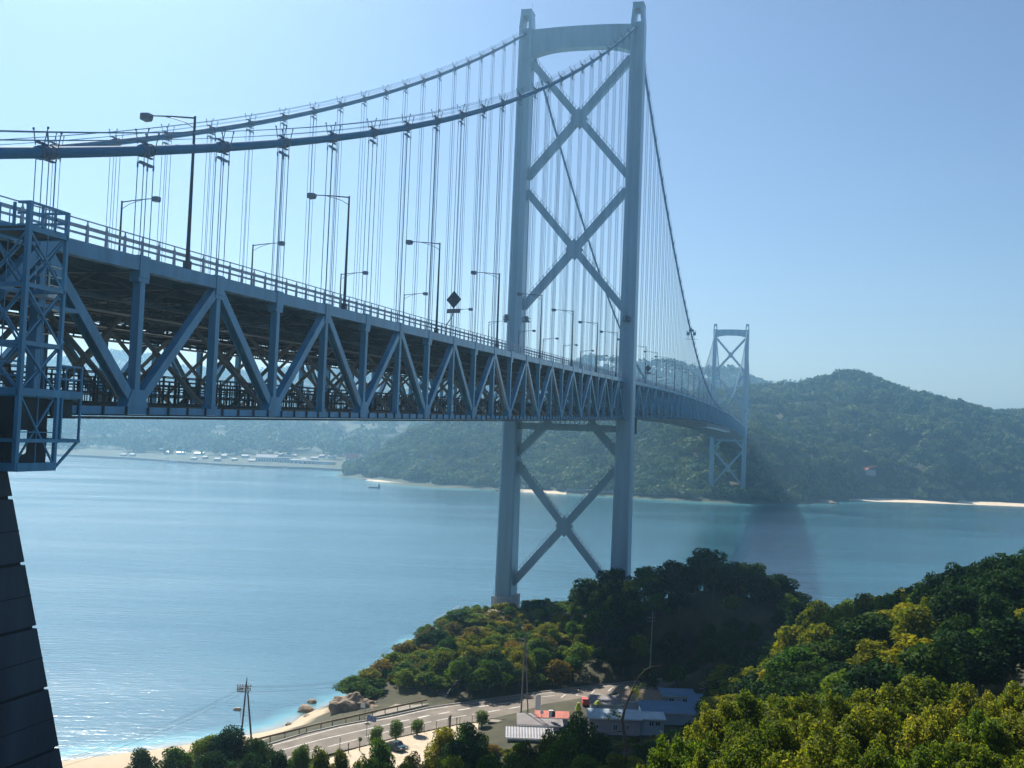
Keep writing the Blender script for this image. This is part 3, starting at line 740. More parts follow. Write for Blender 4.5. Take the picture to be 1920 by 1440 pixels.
a = me.attributes.new('sand', 'FLOAT', 'POINT'); a.data.foreach_set('value', sand.astype(np.float32).ravel())
tag(link('ground', me), kind='structure')

# island with the far tower
IC = []
def hit(px, py, hf, d0, d1, step=6.0):     # where a line of sight meets far ground
    for d in np.arange(d0, d1, step):
        g = DP(px, py, d); u, v = toUV(g[0], g[1])
        if g[2] < float(hf(np.array([u]), np.array([v]))[0]): return g
    return DP(px, py, d1)
coast_px = [(640,893),(672,897),(760,910),(850,915),(930,918),(1060,926),(1180,933),(1300,940),(1400,944),(1480,945),(1545,943)]
for p in coast_px: IC.append(uvof(*p, 0)+(0.5,)); u, v = uvof(*p, 0); IC.append((u-60, v-4, -8))
for p in [(1600,937),(1700,938),(1800,941),(1920,946),(2100,953)]: IC.append(uvof(*p, 0)+(1.6,)); u, v = uvof(*p, 0); IC.append((u-70, v, -8))
for p in [(640,880,1500),(620,880,1540)]: IC.append(uvd(*p)[:2]+(-3,))
for p in [(705,874,1425),(760,858,1440),(800,828,1460),(850,808,1470),(900,801,1480),(940,792,1500),(1000,781,1520),(1100,772,1500),(1200,775,1450),(1280,800,1370),
          (1100,858,1320),(1000,868,1320),(900,866,1330),(1250,868,1260),(1330,880,1230),(1390,832,1265),(1410,824,1265),(1450,860,1245),(1500,900,1232),(1548,936,1224),
          (1380,755,1750),(1440,744,1750),(1500,741,1750),(1530,732,1720),(1560,726,1700),(1610,728,1700),(1650,742,1700),(1690,761,1700),(1760,763,1720),(1850,784,1720),(1920,794,1720),(2080,810,1720),
          (1600,806,1480),(1500,806,1480),(1700,826,1450),(1850,846,1420),(1750,897,1335),(1620,895,1330),(1500,862,1340),(1900,905,1350),(1450,795,1460),(1580,912,1290)]:
    IC.append(uvd(*p))
IC += [(1950,-100,10),(2050,300,30),(2050,700,30),(1900,1000,40),(1650,1000,40),(1700,-250,-5),(1600,-330,-6),(2000,-300,-5)]
h_is0 = rbf(IC, 18.0)
def h_is(u, v):
    h = h_is0(u, v); return h+(fbm(u/130+5, v/110)*24+fbm(u/45, v/45, 3)*14)*np.clip((h-4)/40, 0, 1)
us = np.arange(1040, 2120, 12.0); vs_ = np.arange(-420, 1120, 12.0); UU, VV = np.meshgrid(us, vs_, indexing='ij'); XX, YY = UV(UU, VV); HI = h_is(UU, VV)
HILL_M = mat('wooded_hill_floor', (0.018,0.036,0.016), 0.95, col2=(0.055,0.075,0.032), scale=0.02)
tag(link('island_hill', grid_mesh('island_hill', XX, YY, HI, HILL_M)), kind='structure')
# mainland beyond
MC = []
for p in [(-250,843),(-100,848),(0,851),(140,857),(240,861),(300,866),(400,873),(500,878),(600,881),(660,885),(780,888)]:
    u, v = uvof(*p, 0); MC.append((u, v, 1.0)); MC.append((u-90, v, -9)); MC.append((u+60, v, 4.5)); MC.append((u+150, v, 9.0))
for p in [(-250,720,3300),(-100,712,3300),(0,708,3300),(100,706,3300),(170,698,3300),(215,676,3300),(265,664,3300),(310,680,3300),(360,703,3300),(420,710,3300),(540,708,3300),(640,714,3300),(718,708,3300),(800,728,3300),(900,735,3300),(1000,728,3300),(1100,712,3300),(1214,697,3300),(1248,700,3300),(1281,707,3300),(1315,719,3300),(1349,731,3300),(1400,745,3300),(1500,760,3300),
          (-100,800,2350),(100,785,2400),(300,778,2400),(500,776,2400),(700,782,2400),(900,790,2500),(200,838,2000),(420,840,2000),(560,840,2000),(700,838,2050)]:
    MC.append(uvd(*p))
MC += [(4100,-1500,60),(4100,0,60),(4100,900,60)]
h_ml0 = rbf(MC, 40.0)
def h_ml(u, v):
    h = h_ml0(u, v); return h+(fbm(u/330+3, v/260, 4)*120)*np.clip((h-12)/120, 0, 1)
us = np.arange(1440, 4200, 36.0); vs_ = np.arange(-2000, 1250, 36.0); UU, VV = np.meshgrid(us, vs_, indexing='ij'); XX, YY = UV(UU, VV); HM = h_ml(UU, VV)
tag(link('mainland_hills', grid_mesh('mainland_hills', XX, YY, HM, HILL_M)), kind='structure')

# water
def water_mat():
    m = bpy.data.materials.new('sea_water'); m.use_nodes = True; N = m.node_tree.nodes; L = m.node_tree.links; b = N['Principled BSDF']
    b.inputs['Roughness'].default_value = 0.20; b.inputs['IOR'].default_value = 2.0
    at = N.new('ShaderNodeAttribute'); at.attribute_name = 'shallow'
    mx = N.new('ShaderNodeValToRGB'); e = mx.color_ramp.elements; e[0].color = (0.015,0.088,0.124,1); e[1].color = (0.42,0.42,0.34,1); e[1].position = 1.0
    el = e.new(0.45); el.color = (0.10,0.32,0.36,1)
    L.new(at.outputs['Fac'], mx.inputs['Fac']); L.new(mx.outputs['Color'], b.inputs['Base Color'])
    b.subsurface_method = 'BURLEY'; b.inputs['Subsurface Weight'].default_value = 1.0; b.inputs['Subsurface Radius'].default_value = (0.6, 1.0, 1.0); b.inputs['Subsurface Scale'].default_value = 14.0
    tc = N.new('ShaderNodeTexCoord'); prev = None
    mp = N.new('ShaderNodeMapping'); mp.vector_type = 'TEXTURE'; mp.inputs['Scale'].default_value = (70, 330, 50); mp.inputs['Rotation'].default_value = (0,0,YAW+.12); L.new(tc.outputs['Object'], mp.inputs['Vector'])
    n = N.new('ShaderNodeTexNoise'); n.inputs['Scale'].default_value = 1.0; n.inputs['Detail'].default_value = 5.0; n.inputs['Distortion'].default_value = 0.6; L.new(mp.outputs[0], n.inputs['Vector'])
    r = N.new('ShaderNodeMapRange'); r.inputs['From Min'].default_value = 0.35; r.inputs['From Max'].default_value = 0.65; r.inputs['To Min'].default_value = 0.13; r.inputs['To Max'].default_value = 0.18; L.new(n.outputs['Fac'], r.inputs['Value']); L.new(r.outputs[0], b.inputs['Roughness'])
    r2 = N.new('ShaderNodeMapRange'); r2.inputs['From Min'].default_value = 0.3; r2.inputs['From Max'].default_value = 0.7; r2.inputs['To Min'].default_value = 0.86; r2.inputs['To Max'].default_value = 1.14; L.new(n.outputs['Fac'], r2.inputs['Value'])
    vm = N.new('ShaderNodeVectorMath'); vm.operation = 'SCALE'; L.new(mx.outputs['Color'], vm.inputs[0]); L.new(r2.outputs[0], vm.inputs['Scale']); L.new(vm.outputs[0], b.inputs['Base Color'])
    for sc, st, dist, rot in (((1.8,6.0,4.0),0.40,0.45,0.10), ((0.7,2.0,1.0),0.45,0.16,-0.06), ((40.0,260.0,40.0),0.16,2.5,0.16), ((9.0,40.0,10.0),0.26,0.9,-0.12)):
        mp = N.new('ShaderNodeMapping'); mp.vector_type = 'TEXTURE'; mp.inputs['Scale'].default_value = sc; mp.inputs['Rotation'].default_value = (0,0,YAW+rot); L.new(tc.outputs['Object'], mp.inputs['Vector'])
        n = N.new('ShaderNodeTexNoise'); n.inputs['Scale'].default_value = 1.0; n.inputs['Detail'].default_value = 3.0; L.new(mp.outputs[0], n.inputs['Vector'])
        bp = N.new('ShaderNodeBump'); bp.inputs['Strength'].default_value = st; bp.inputs['Distance'].default_value = dist; L.new(n.outputs['Fac'], bp.inputs['Height'])
        if prev is not None: L.new(prev.outputs['Normal'], bp.inputs['Normal'])
        prev = bp
    L.new(prev.outputs['Normal'], b.inputs['Normal'])
    return m
us = np.concatenate([np.linspace(-3000,-100,8), np.arange(-80,440,6.0), np.arange(450,1400,40.0), np.linspace(1420,14000,24)])
vs_ = np.concatenate([np.linspace(-12000,-600,12), np.arange(-560,-205,30.0), np.arange(-200,200,6.0), np.arange(210,900,40.0), np.linspace(950,12000,12)])
UU, VV = np.meshgrid(us, vs_, indexing='ij'); XX, YY = UV(UU, VV)
me = grid_mesh('water', XX, YY, np.zeros_like(XX), water_mat())
inn = (UU > -80) & (UU < 430) & (VV > -200) & (VV < 180)
hsub = np.where(inn, hn_raw(np.clip(UU,-80,436), np.clip(VV,-200,180)), -9)
sh = np.clip(1+hsub/2.0, 0, 1)**1.4
hi_ = np.where((UU > 1040) & (UU < 2100) & (VV > -420) & (VV < 1100), h_is0(np.clip(UU,1040,2120), np.clip(VV,-420,1110)), -9); sh = np.maximum(sh, 0.45*np.clip(1+hi_/8, 0, 1))
a = me.attributes.new('shallow', 'FLOAT', 'POINT'); a.data.foreach_set('value', sh.astype(np.float32).ravel())
tag(link('water', me), kind='structure')

# ------------------------------------------------------------------ coast road
def strip(name, A, B, m, dz=0.0, kind='structure'):
    mb = MB(); vs = [p+np.array((0,0,dz)) for p in A]+[p+np.array((0,0,dz)) for p in B]; n = len(A)
    mb.add(vs, [(i, i+1, n+i+1, n+i) for i in range(n-1)]); o = mb.build(name, m); o['kind'] = kind; return o
strip('road', RL, RR, ROAD_M)
def line_strip(pts, w, z=ROAD_Z+0.012, n=80, dash=None):
    W = pl(pts, z, n); mb = MB(); s = 0
    for i in range(n-1):
        a, b = W[i], W[i+1]; d = (b-a)[:2]; L = np.linalg.norm(d); d = d/L; nn = np.array((-d[1], d[0], 0))*w/2
        on = dash is None or (s % dash[0]) < dash[1]; s += L
        if on: mb.quad(a-nn, b-nn, b+nn, a+nn)
    return mb
marks = MB()
for pts, w_, dash in (([(400,1427),(497,1401),(640,1363),(733,1346),(804,1330),(840,1325)], 0.35, None), ([(840,1325),(891,1318),(970,1307),(1012,1301),(1097,1291),(1170,1283)], 0.2, None),
                     ([(440,1432),(503,1413),(600,1387),(737,1356)], 0.38, None), ([(745,1354),(753,1352),(773,1348.5),(792,1344),(811,1340),(832,1337),(850,1333),(872,1329.5),(892,1326),(912,1323),(933,1320.5),(980,1314)], 0.55, (5.2,3.0)),
                     ([(540,1420),(600,1404),(654,1390),(680,1383),(730,1371),(803,1354),(844,1346),(894,1338)], 0.32, (9.0,7.6)), ([(915,1335),(930,1332),(951,1329),(969,1326),(985,1323)], 0.45, (5.5,3.2))):
    b = line_strip(pts, w_, dash=dash, n=160); marks.add(b.v, b.f)
for (x0,y0,x1,y1) in ((1052,1308,1060,1302),(1080,1304,1086,1298),(1080,1304,1100,1306),(1108,1301,1115,1294),(1115,1301,1130,1303),(1140,1296,1147,1290),(1147,1289,1153,1290),(1172,1291,1178,1286),(1010,1307,1040,1304),(1070,1300,1078,1298)):
    b = line_strip([(x0,y0),(x1,y1)], 0.3, n=3); marks.add(b.v, b.f)
o = marks.build('road_markings', PAINT_M); o['kind'] = 'structure'
# kerb under the guardrail and the pale forecourt
kb = MB()
for i in range(len(RL)-1):
    if RL[i][0] == RL[i+1][0]: continue
    kb.beam(RL[i]+np.array((0,0,0.0)), RL[i+1], 0.3, 0.36)
o = kb.build('kerb', CONC_M); o['kind'] = 'structure'
mb = MB(); pv = [G(a, b, ROAD_Z+.02) for a, b in ((683,1346),(755,1314),(800,1313),(803,1320),(733,1338))]; mb.add(pv, [tuple(range(len(pv)))]); o = mb.build('pavement', PAVE_M); o['kind'] = 'structure'
mb = MB(); yp = [np.array(p) for p in yard_poly]; mb.add([p+np.array((0,0,0.05)) for p in yp], [tuple(range(len(yp)))]); o = mb.build('gravel_yard', YARD_M); o['kind'] = 'structure'

# guardrail: three runs of beam on posts
for i, (pts, lab) in enumerate((([(478,1396),(573,1372)], 'brown steel guardrail length along the beach nearest the leaning poles'), ([(575,1371),(622,1360)], 'short pale guardrail length in the middle above the beach'), ([(623,1360),(680,1347),(740,1333),(800,1320)], 'brown steel guardrail length running behind the rocky cliff to the dark bend'))):
    W = pl(pts, ROAD_Z, 25); t = empty('guardrail', W[0], lab, 'guardrail', 'guardrail lengths along the coast road'); m = MB(); pst = MB(); s = 0; nxt = 0
    for a, b in zip(W[:-1], W[1:]):
        m.beam(a-W[0]+(0,0,0.85), b-W[0]+(0,0,0.85), 0.10, 0.38)
        L = np.linalg.norm(b-a)
        while nxt <= s+L:
            p = a+(b-a)*((nxt-s)/L)-W[0]; pst.beam(p+(0,0,-0.4), p+(0,0,0.95), 0.14, 0.14, up=(1,0,0)); nxt += 3.4
        s += L
    part('rail_beam', m, BROWN_RAIL if i != 1 else mat('pale_brown_rail', (0.40,0.29,0.16), 0.6), t); part('posts', pst, BROWN_RAIL, t)

RZ = YAW-math.pi/2
def px_m(d): return d/F            # metres per photo pixel at distance d
def depth(p): return (np.array(p)-CAM)@FW

# rocks
def rock_mesh(name, seed, sub=3, rough=0.35, flat=0.8):
    bm = bmesh.new(); bmesh.ops.create_icosphere(bm, subdivisions=sub, radius=1.0); r = np.random.default_rng(seed); off = r.random(3)*40
    for v in bm.verts:
        p = np.array(v.co); n = fbm(p[0]*1.1+off[0]+p[2]*.7, p[1]*1.1+off[1]-p[2]*.9, 4)*2*rough+fbm(p[0]*3+off[2], p[2]*3+p[1]*2, 3)*rough*.8
        v.co = v.co*(1+n); v.co.z *= flat
    me = bpy.data.meshes.new(name); bm.to_mesh(me); bm.free(); me.materials.append(ROCK_M); return me
ck = rock_mesh('cliff', 5, 5, 0.75, 1.0)
p = G(662,1345,2.2); o = link('rocky_cliff', ck, (p[0], p[1], 2.0)); o.scale = (5.6,4.2,4.0); o.rotation_euler = (0,0,RZ); tag(o, 'brown weathered rock outcrop at the end of the beach', 'rock')
p = G(690,1335,4); o = link('rocky_cliff', rock_mesh('cliff2', 9, 4, 0.6, 1.0), (p[0], p[1], 2.6)); o.scale = (3.0,2.6,2.4); tag(o, 'lighter tan rock shoulder right of the dark outcrop, under the trees', 'rock')
rk = [rock_mesh('shore_rock%d' % i, 20+i, 2, 0.5, 0.7) for i in range(3)]
for i, (x, y, s, lab) in enumerate(((577,1346,1.5,'dark boulder at the water edge left of the outcrop'),(590,1350,0.7,'small rock on the sand beside the dark boulder'),(597,1347,.9,'low rock between two others on the beach'),(606,1345,.9,'squat rock near the foot of the outcrop'),(619,1339,1.3,'upright tan rock touching the outcrop'),(575,1331,2.2,'wide wet rock awash in the shallows'),(604,1332,1.0,'small wet rock awash nearest the outcrop'),(540,1358,0.8,'single flat stone at the tide line'),(585,1316,1.2,'dark rock just breaking the surface offshore'))):
    p = G(x, y, 0.2); o = link('shore_rock', rk[i % 3], (p[0], p[1], 0.15)); o.scale = (s, s*.8, s*.8); o.rotation_euler = (0,0,i*1.3); tag(o, lab, 'rock', 'rocks on the beach')
STAIR_M = mat('shade_darkened_concrete', (0.07,0.075,0.075), 0.9, 0.3, 1.0)  # concrete colour darkened to carry the shade on the stair
# stair ramp up the wooded slope
A = G(828,1309,5.2); B = A+np.array((0,0,0)); b_uv = toUV(A[0], A[1]); bx, by = UV(b_uv[0]+17, b_uv[1]+5.5); B = np.array((bx, by, 11.0))
t = empty('concrete_stair', A, 'shaded concrete stairway climbing from the road into the trees', 'stairs'); m = MB()
for k in range(24):
    q = (B-A)*k/24; m.box((q[0], q[1], q[2]+0.1), (0.9, 2.4, 0.5), math.atan2(B[1]-A[1], B[0]-A[0]))
part('steps', m, STAIR_M, t)
m = MB(); d = (B-A)/np.linalg.norm(B-A); nn = np.array((-d[1], d[0], 0))*1.3
for s in (-1, 1): m.beam(s*nn+(0,0,1.1), (B-A)+s*nn+(0,0,1.1), 0.06, 0.06)
part('handrail', m, LAMP_M, t)

# ------------------------------------------------------------------ trees
def leaf_cloud(n, lobes, leaf, r, flat=1.0, droop=0.3, shell=0.62):
    """n leaf cards spread through the outer part of ellipsoid lobes; returns V, F"""
    lobes = np.array(lobes, float); wts = lobes[:,3]**2; wts = wts/wts.sum()
    li = r.choice(len(lobes), n, p=wts); d = r.normal(size=(n,3)); d /= np.linalg.norm(d, axis=1, keepdims=True)
    rad = shell+(1.06-shell)*r.random(n)**0.7
    c = lobes[li,:3]+d*(lobes[li,3]*rad)[:,None]*np.array((1,1,flat))
    nrm = d*0.6+r.normal(size=(n,3))*0.65+np.array((0,0,0.35)); nrm /= np.linalg.norm(nrm, axis=1, keepdims=True)
    t = np.cross(nrm, r.normal(size=(n,3))); t /= np.linalg.norm(t, axis=1, keepdims=True); b = np.cross(nrm, t)
    s = leaf*(0.6+0.8*r.random(n))[:,None]; k = 0.55
    V = np.stack([c-t*s, c-b*s*k+nrm*s*0.12, c+t*s-nrm*s*droop, c+b*s*k+nrm*s*0.12], 1).reshape(-1,3)
    return V, np.arange(n*4).reshape(-1,4)
def crown_lobes(r, nl=9, rx=0.40, z0=0.42, z1=0.93):
    L = []
    for i in range(nl):
        a = 2*math.pi*(i/nl)*2.4+r.random(); t = (i+0.5)/nl; z = z0+(z1-z0)*t
        rad = rx*(1-0.75*t**2)*(0.45+0.45*r.random()); L.append((rad*math.cos(a), rad*math.sin(a), z, rx*(0.36+0.26*r.random())*(1-.25*t)))
    L.append((0,0,0.62,rx*0.66)); L.append((0,0,0.82,rx*0.45))
    return L
def trunk_mesh(name, r, m, lean=0.05, limbs=5, h=0.8, rad=0.022):
    mb = MB(); tip = (lean*r.normal(), lean*r.normal(), h)
    mb.tube([(0,0,-0.12), (tip[0]*.2,tip[1]*.2,h*.35), tip], [rad*1.3, rad, rad*.3], 7)
    for i in range(limbs):
        a = r.random()*6.28; z = h*(0.3+0.5*i/limbs); l = 0.30*(0.6+.6*r.random())
        mb.tube([(tip[0]*z/h, tip[1]*z/h, z), (math.cos(a)*l*.6, math.sin(a)*l*.6, z+.08), (math.cos(a)*l, math.sin(a)*l, z+.2)], [rad*.5, rad*.3, rad*.12], 5)
    me = bpy.data.meshes.new(name); me.from_pydata(mb.v, [], mb.f); me.materials.append(m); return me
PROTO = {}
def make_proto(key, name, m, n, leaf, seeds, **kw):
    lst = []
    for s in seeds:
        r = np.random.default_rng(s); shape = kw.get('shape', 'round')
        if shape == 'round': L = crown_lobes(r, 9, kw.get('rx', .40), kw.get('z0', .40), .92)
        elif shape == 'bush': L = crown_lobes(r, 10, .46, .18, .86)
        elif shape == 'sprig':
            L = [(0,0,.5,.30),(0,0,.30,.30)]
            for i in range(46):
                a = r.random()*6.28; q = math.sqrt(r.random())*.42; z = .30+.52*(1-(q/.46)**2)*(.55+.45*r.random())+.06*r.normal()
                for k in range(3): L.append((q*math.cos(a)*(1+.05*k), q*math.sin(a)*(1+.05*k), z+.034*k, .078-.017*k+.02*r.random()))
        elif shape == 'column': L = [(0.03*r.normal(), 0.03*r.normal(), z, .17) for z in np.linspace(.36,.84,6)]
        V, Fq = leaf_cloud(n, L, leaf, r, kw.get('flat', .85), shell=kw.get('shell', .55))
        Vk = V; lst.append((trunk_mesh('trunk', r, WOOD_M, 0.05, 9 if shape == 'sprig' else 5, .74 if shape == 'sprig' else .8, .012 if shape == 'sprig' else .022), mesh_np('crown', V, Fq, m), name))
    PROTO[key] = lst
make_proto('dark', 'evergreen_tree', LEAF_DARK, 2600, 0.034, (1,2,3,4))
make_proto('mid', 'broadleaf_tree', LEAF_MID, 2400, 0.034, (5,6,7,8))
make_proto('yel', 'broadleaf_tree', LEAF_YEL, 2200, 0.036, (9,10,11))
make_proto('rust', 'autumn_shrub', LEAF_RUST, 1500, 0.045, (12,13), shape='bush')
make_proto('bushy', 'green_shrub', LEAF_MID, 1600, 0.042, (14,15), shape='bush')
make_proto('fore', 'leafy_tree', LEAF_FORE, 21000, 0.0125, (21,22,23), shape='sprig', shell=.35)
make_proto('foreg', 'leafy_tree', LEAF_FORE2, 17000, 0.0140, (41,42), shape='sprig', shell=.35)
make_proto('forey', 'leafy_tree', LEAF_FORE, 15000, 0.0150, (43,), shape='sprig', shell=.45)
make_proto('lower', 'leafy_tree', LEAF_MID, 7000, 0.020, (24,25,26), shape='round')
make_proto('lowery', 'leafy_tree', LEAF_YEL, 6500, 0.021, (27,28), shape='round')
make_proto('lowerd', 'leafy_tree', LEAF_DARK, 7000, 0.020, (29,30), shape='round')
make_proto('topiary', 'clipped_tree', LEAF_MID, 1800, 0.026, (31,32), shape='column', flat=1.0)
def plant(key, x, y, z, H, R, label, group=None, cat='tree', vi=None):
    tm, cm, nm = PROTO[key][random.randrange(len(PROTO[key])) if vi is None else vi]
    o = empty(nm, (x, y, z), label, cat, group, random.random()*6.28)
    k = R/0.42; o.scale = (k, k, H)
    t = link('trunk', tm, parent=o); c = link('crown', cm, parent=o)
    return o
def hz_at(x, y): return float(hnear(np.array([x]), np.array([y]))[0])
planted = []
def by_top(key, px, py, dist, rpx, label, group=None, hmin=2.0, cat='tree', vi=None, hmax=99):
    """tree whose top stands at a photo point at a given distance, rooted on the ground there"""
    p = DP(px, py, dist); g = hz_at(p[0], p[1]); H = max(hmin, p[2]-g); R = rpx*dist/F
    if H > hmax: g = p[2]-hmax; H = hmax
    planted.append((p[0], p[1], R)); return plant(key, p[0], p[1], p[2]-H, H, R, label, group, cat, vi)

# near slope, lower right: individual leafy crowns
FG = 'leafy crowns filling the foreground slope'
fore = [(1352,1282,57,75),(1420,1262,58,80),(1500,1272,60,80),(1580,1268,60,80),(1660,1255,60,80),(1740,1246,62,85),(1825,1258,60,80),(1905,1246,60,85),
        (1285,1345,48,75),(1365,1328,49,85),(1460,1308,50,90),(1555,1306,50,90),(1650,1300,50,90),(1750,1296,50,95),(1850,1298,50,95),(1945,1290,50,95),
        (1225,1410,41,85),(1315,1385,41,95),(1415,1362,42,105),(1525,1355,42,105),(1635,1350,42,105),(1750,1346,42,110),(1865,1346,42,110),
        (1270,1450,35,105),(1400,1420,35,115),(1530,1415,35,120),(1665,1405,35,120),(1800,1405,35,125),(1930,1400,35,125)]
for i, (px, py, d, r) in enumerate(fore):
    row = 'farthest row' if d > 55 else 'second row' if d > 46 else 'third row' if d > 39 else 'nearest row at bottom edge'
    k = i if d > 55 else i-8 if d > 46 else i-16 if d > 39 else i-23
    by_top('foreg' if i in (8,14,21,27) else 'forey' if i in (5,12,19,28) else 'fore', px, py+(i*7)%13-6, d, r*(.86+.05*((i*5)%7)), 'olive crown in the foreground, %s, %s from left' % (row, ORD[k]), FG, 4.0, hmax=6.5)

# lower middle and lower left clumps
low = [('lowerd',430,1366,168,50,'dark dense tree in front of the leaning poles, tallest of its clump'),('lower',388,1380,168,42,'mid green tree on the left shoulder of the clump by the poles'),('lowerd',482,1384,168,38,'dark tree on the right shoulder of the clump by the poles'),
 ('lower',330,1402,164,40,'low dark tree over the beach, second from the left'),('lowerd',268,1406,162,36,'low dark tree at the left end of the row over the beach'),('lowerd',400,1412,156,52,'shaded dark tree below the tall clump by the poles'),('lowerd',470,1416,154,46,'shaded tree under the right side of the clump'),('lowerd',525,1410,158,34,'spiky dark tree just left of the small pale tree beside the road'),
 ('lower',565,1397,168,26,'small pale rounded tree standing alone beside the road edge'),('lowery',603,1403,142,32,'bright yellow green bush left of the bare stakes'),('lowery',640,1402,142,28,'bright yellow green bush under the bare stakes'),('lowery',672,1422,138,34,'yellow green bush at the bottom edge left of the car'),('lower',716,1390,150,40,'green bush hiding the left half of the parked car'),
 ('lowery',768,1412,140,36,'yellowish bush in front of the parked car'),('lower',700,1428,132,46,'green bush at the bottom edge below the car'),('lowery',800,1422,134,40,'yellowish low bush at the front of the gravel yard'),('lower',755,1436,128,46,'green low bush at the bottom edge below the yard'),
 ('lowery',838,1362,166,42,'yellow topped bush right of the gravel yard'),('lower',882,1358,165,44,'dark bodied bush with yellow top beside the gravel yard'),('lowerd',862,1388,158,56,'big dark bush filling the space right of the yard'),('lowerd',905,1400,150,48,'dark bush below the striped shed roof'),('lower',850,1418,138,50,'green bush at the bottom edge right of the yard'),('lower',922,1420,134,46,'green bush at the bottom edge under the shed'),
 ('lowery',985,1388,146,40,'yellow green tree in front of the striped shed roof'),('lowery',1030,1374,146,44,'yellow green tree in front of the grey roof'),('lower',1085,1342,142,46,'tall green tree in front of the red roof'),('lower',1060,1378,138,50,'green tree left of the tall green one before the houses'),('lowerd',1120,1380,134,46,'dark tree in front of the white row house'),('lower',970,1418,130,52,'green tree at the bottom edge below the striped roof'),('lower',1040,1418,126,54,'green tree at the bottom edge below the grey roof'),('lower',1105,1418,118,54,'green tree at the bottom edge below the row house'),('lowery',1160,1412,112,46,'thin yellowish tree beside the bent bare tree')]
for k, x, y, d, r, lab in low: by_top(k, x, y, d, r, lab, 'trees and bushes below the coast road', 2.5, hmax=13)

for k, x, y, d, r, lab in [('dark',1508,1128,226,42,'dark tree closing the foot of the dark hill at the saddle'),('yel',1545,1128,205,44,'yellowish tree in the saddle right of the dark hill'),('mid',1585,1124,196,44,'green tree in the saddle, second right of the dark hill'),('yel',1625,1114,188,46,'broad yellowish tree filling the saddle against the water'),('mid',1668,1110,182,44,'green tree right of the broad yellowish one in the saddle'),('dark',1702,1106,178,34,'dark flat topped tree standing out of the saddle'),('mid',1738,1092,170,40,'green tree stepping up from the saddle to the right hand wood'),('yel',1490,1170,185,46,'yellowish tree at the left foot of the saddle'),('yel',1545,1172,176,50,'broad olive tree in the middle of the right slope'),('dark',1600,1168,170,50,'shaded green tree in the middle of the right slope'),('yel',1660,1160,166,50,'olive tree under the dark flat topped one'),('dark',1480,1225,165,48,'shaded green tree low on the right slope beside the foreground crowns'),('dark',1555,1225,160,52,'shaded tree low on the right slope'),('dark',1635,1222,156,52,'shaded green tree low on the right slope, third from its left end'),('dark',1712,1200,156,52,'dark tree low on the right slope'),('dark',1760,1072,162,46,'dark tree at the left end of the tall right hand wood'),('dark',1800,1058,158,46,'dark tree second in the tall right hand wood'),('dark',1842,1046,155,48,'dark tree third in the tall right hand wood'),('dark',1885,1040,152,48,'dark tree fourth in the tall right hand wood'),('dark',1925,1032,150,50,'highest dark tree of the right hand wood at the frame edge'),  # dark kinds low on the slope put its shade into the leaf colour
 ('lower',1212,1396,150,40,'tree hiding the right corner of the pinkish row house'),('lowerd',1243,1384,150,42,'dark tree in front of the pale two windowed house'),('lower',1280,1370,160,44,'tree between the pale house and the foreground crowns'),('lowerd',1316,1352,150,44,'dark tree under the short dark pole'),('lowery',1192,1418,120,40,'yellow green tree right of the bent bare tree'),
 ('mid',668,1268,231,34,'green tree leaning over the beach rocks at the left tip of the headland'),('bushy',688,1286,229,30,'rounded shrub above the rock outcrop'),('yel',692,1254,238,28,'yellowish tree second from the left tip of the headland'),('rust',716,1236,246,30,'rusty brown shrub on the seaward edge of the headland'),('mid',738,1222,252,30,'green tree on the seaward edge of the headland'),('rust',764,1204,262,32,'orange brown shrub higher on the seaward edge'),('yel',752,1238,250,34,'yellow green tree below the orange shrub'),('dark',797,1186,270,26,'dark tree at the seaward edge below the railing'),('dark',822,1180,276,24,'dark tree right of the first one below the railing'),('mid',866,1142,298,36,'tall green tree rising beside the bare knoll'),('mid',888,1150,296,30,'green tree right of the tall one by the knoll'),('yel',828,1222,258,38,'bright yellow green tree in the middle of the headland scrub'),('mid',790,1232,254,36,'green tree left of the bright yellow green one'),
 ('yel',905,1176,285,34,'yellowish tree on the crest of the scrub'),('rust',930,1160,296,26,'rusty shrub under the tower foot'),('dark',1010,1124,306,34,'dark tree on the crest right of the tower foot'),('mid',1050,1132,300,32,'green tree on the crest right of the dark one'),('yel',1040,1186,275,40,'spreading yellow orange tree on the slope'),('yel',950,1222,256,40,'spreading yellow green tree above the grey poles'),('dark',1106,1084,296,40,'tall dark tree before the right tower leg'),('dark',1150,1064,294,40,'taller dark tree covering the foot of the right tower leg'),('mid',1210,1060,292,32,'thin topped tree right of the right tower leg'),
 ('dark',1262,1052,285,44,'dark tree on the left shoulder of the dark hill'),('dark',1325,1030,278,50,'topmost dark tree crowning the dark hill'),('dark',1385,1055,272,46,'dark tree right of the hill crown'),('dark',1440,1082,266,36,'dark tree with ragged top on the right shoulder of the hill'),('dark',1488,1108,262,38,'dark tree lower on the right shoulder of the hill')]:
    by_top(k, x, y, d, r, lab, 'trees and bushes below the coast road' if y > 1340 else 'headland edge trees', 2.5, hmax=16)
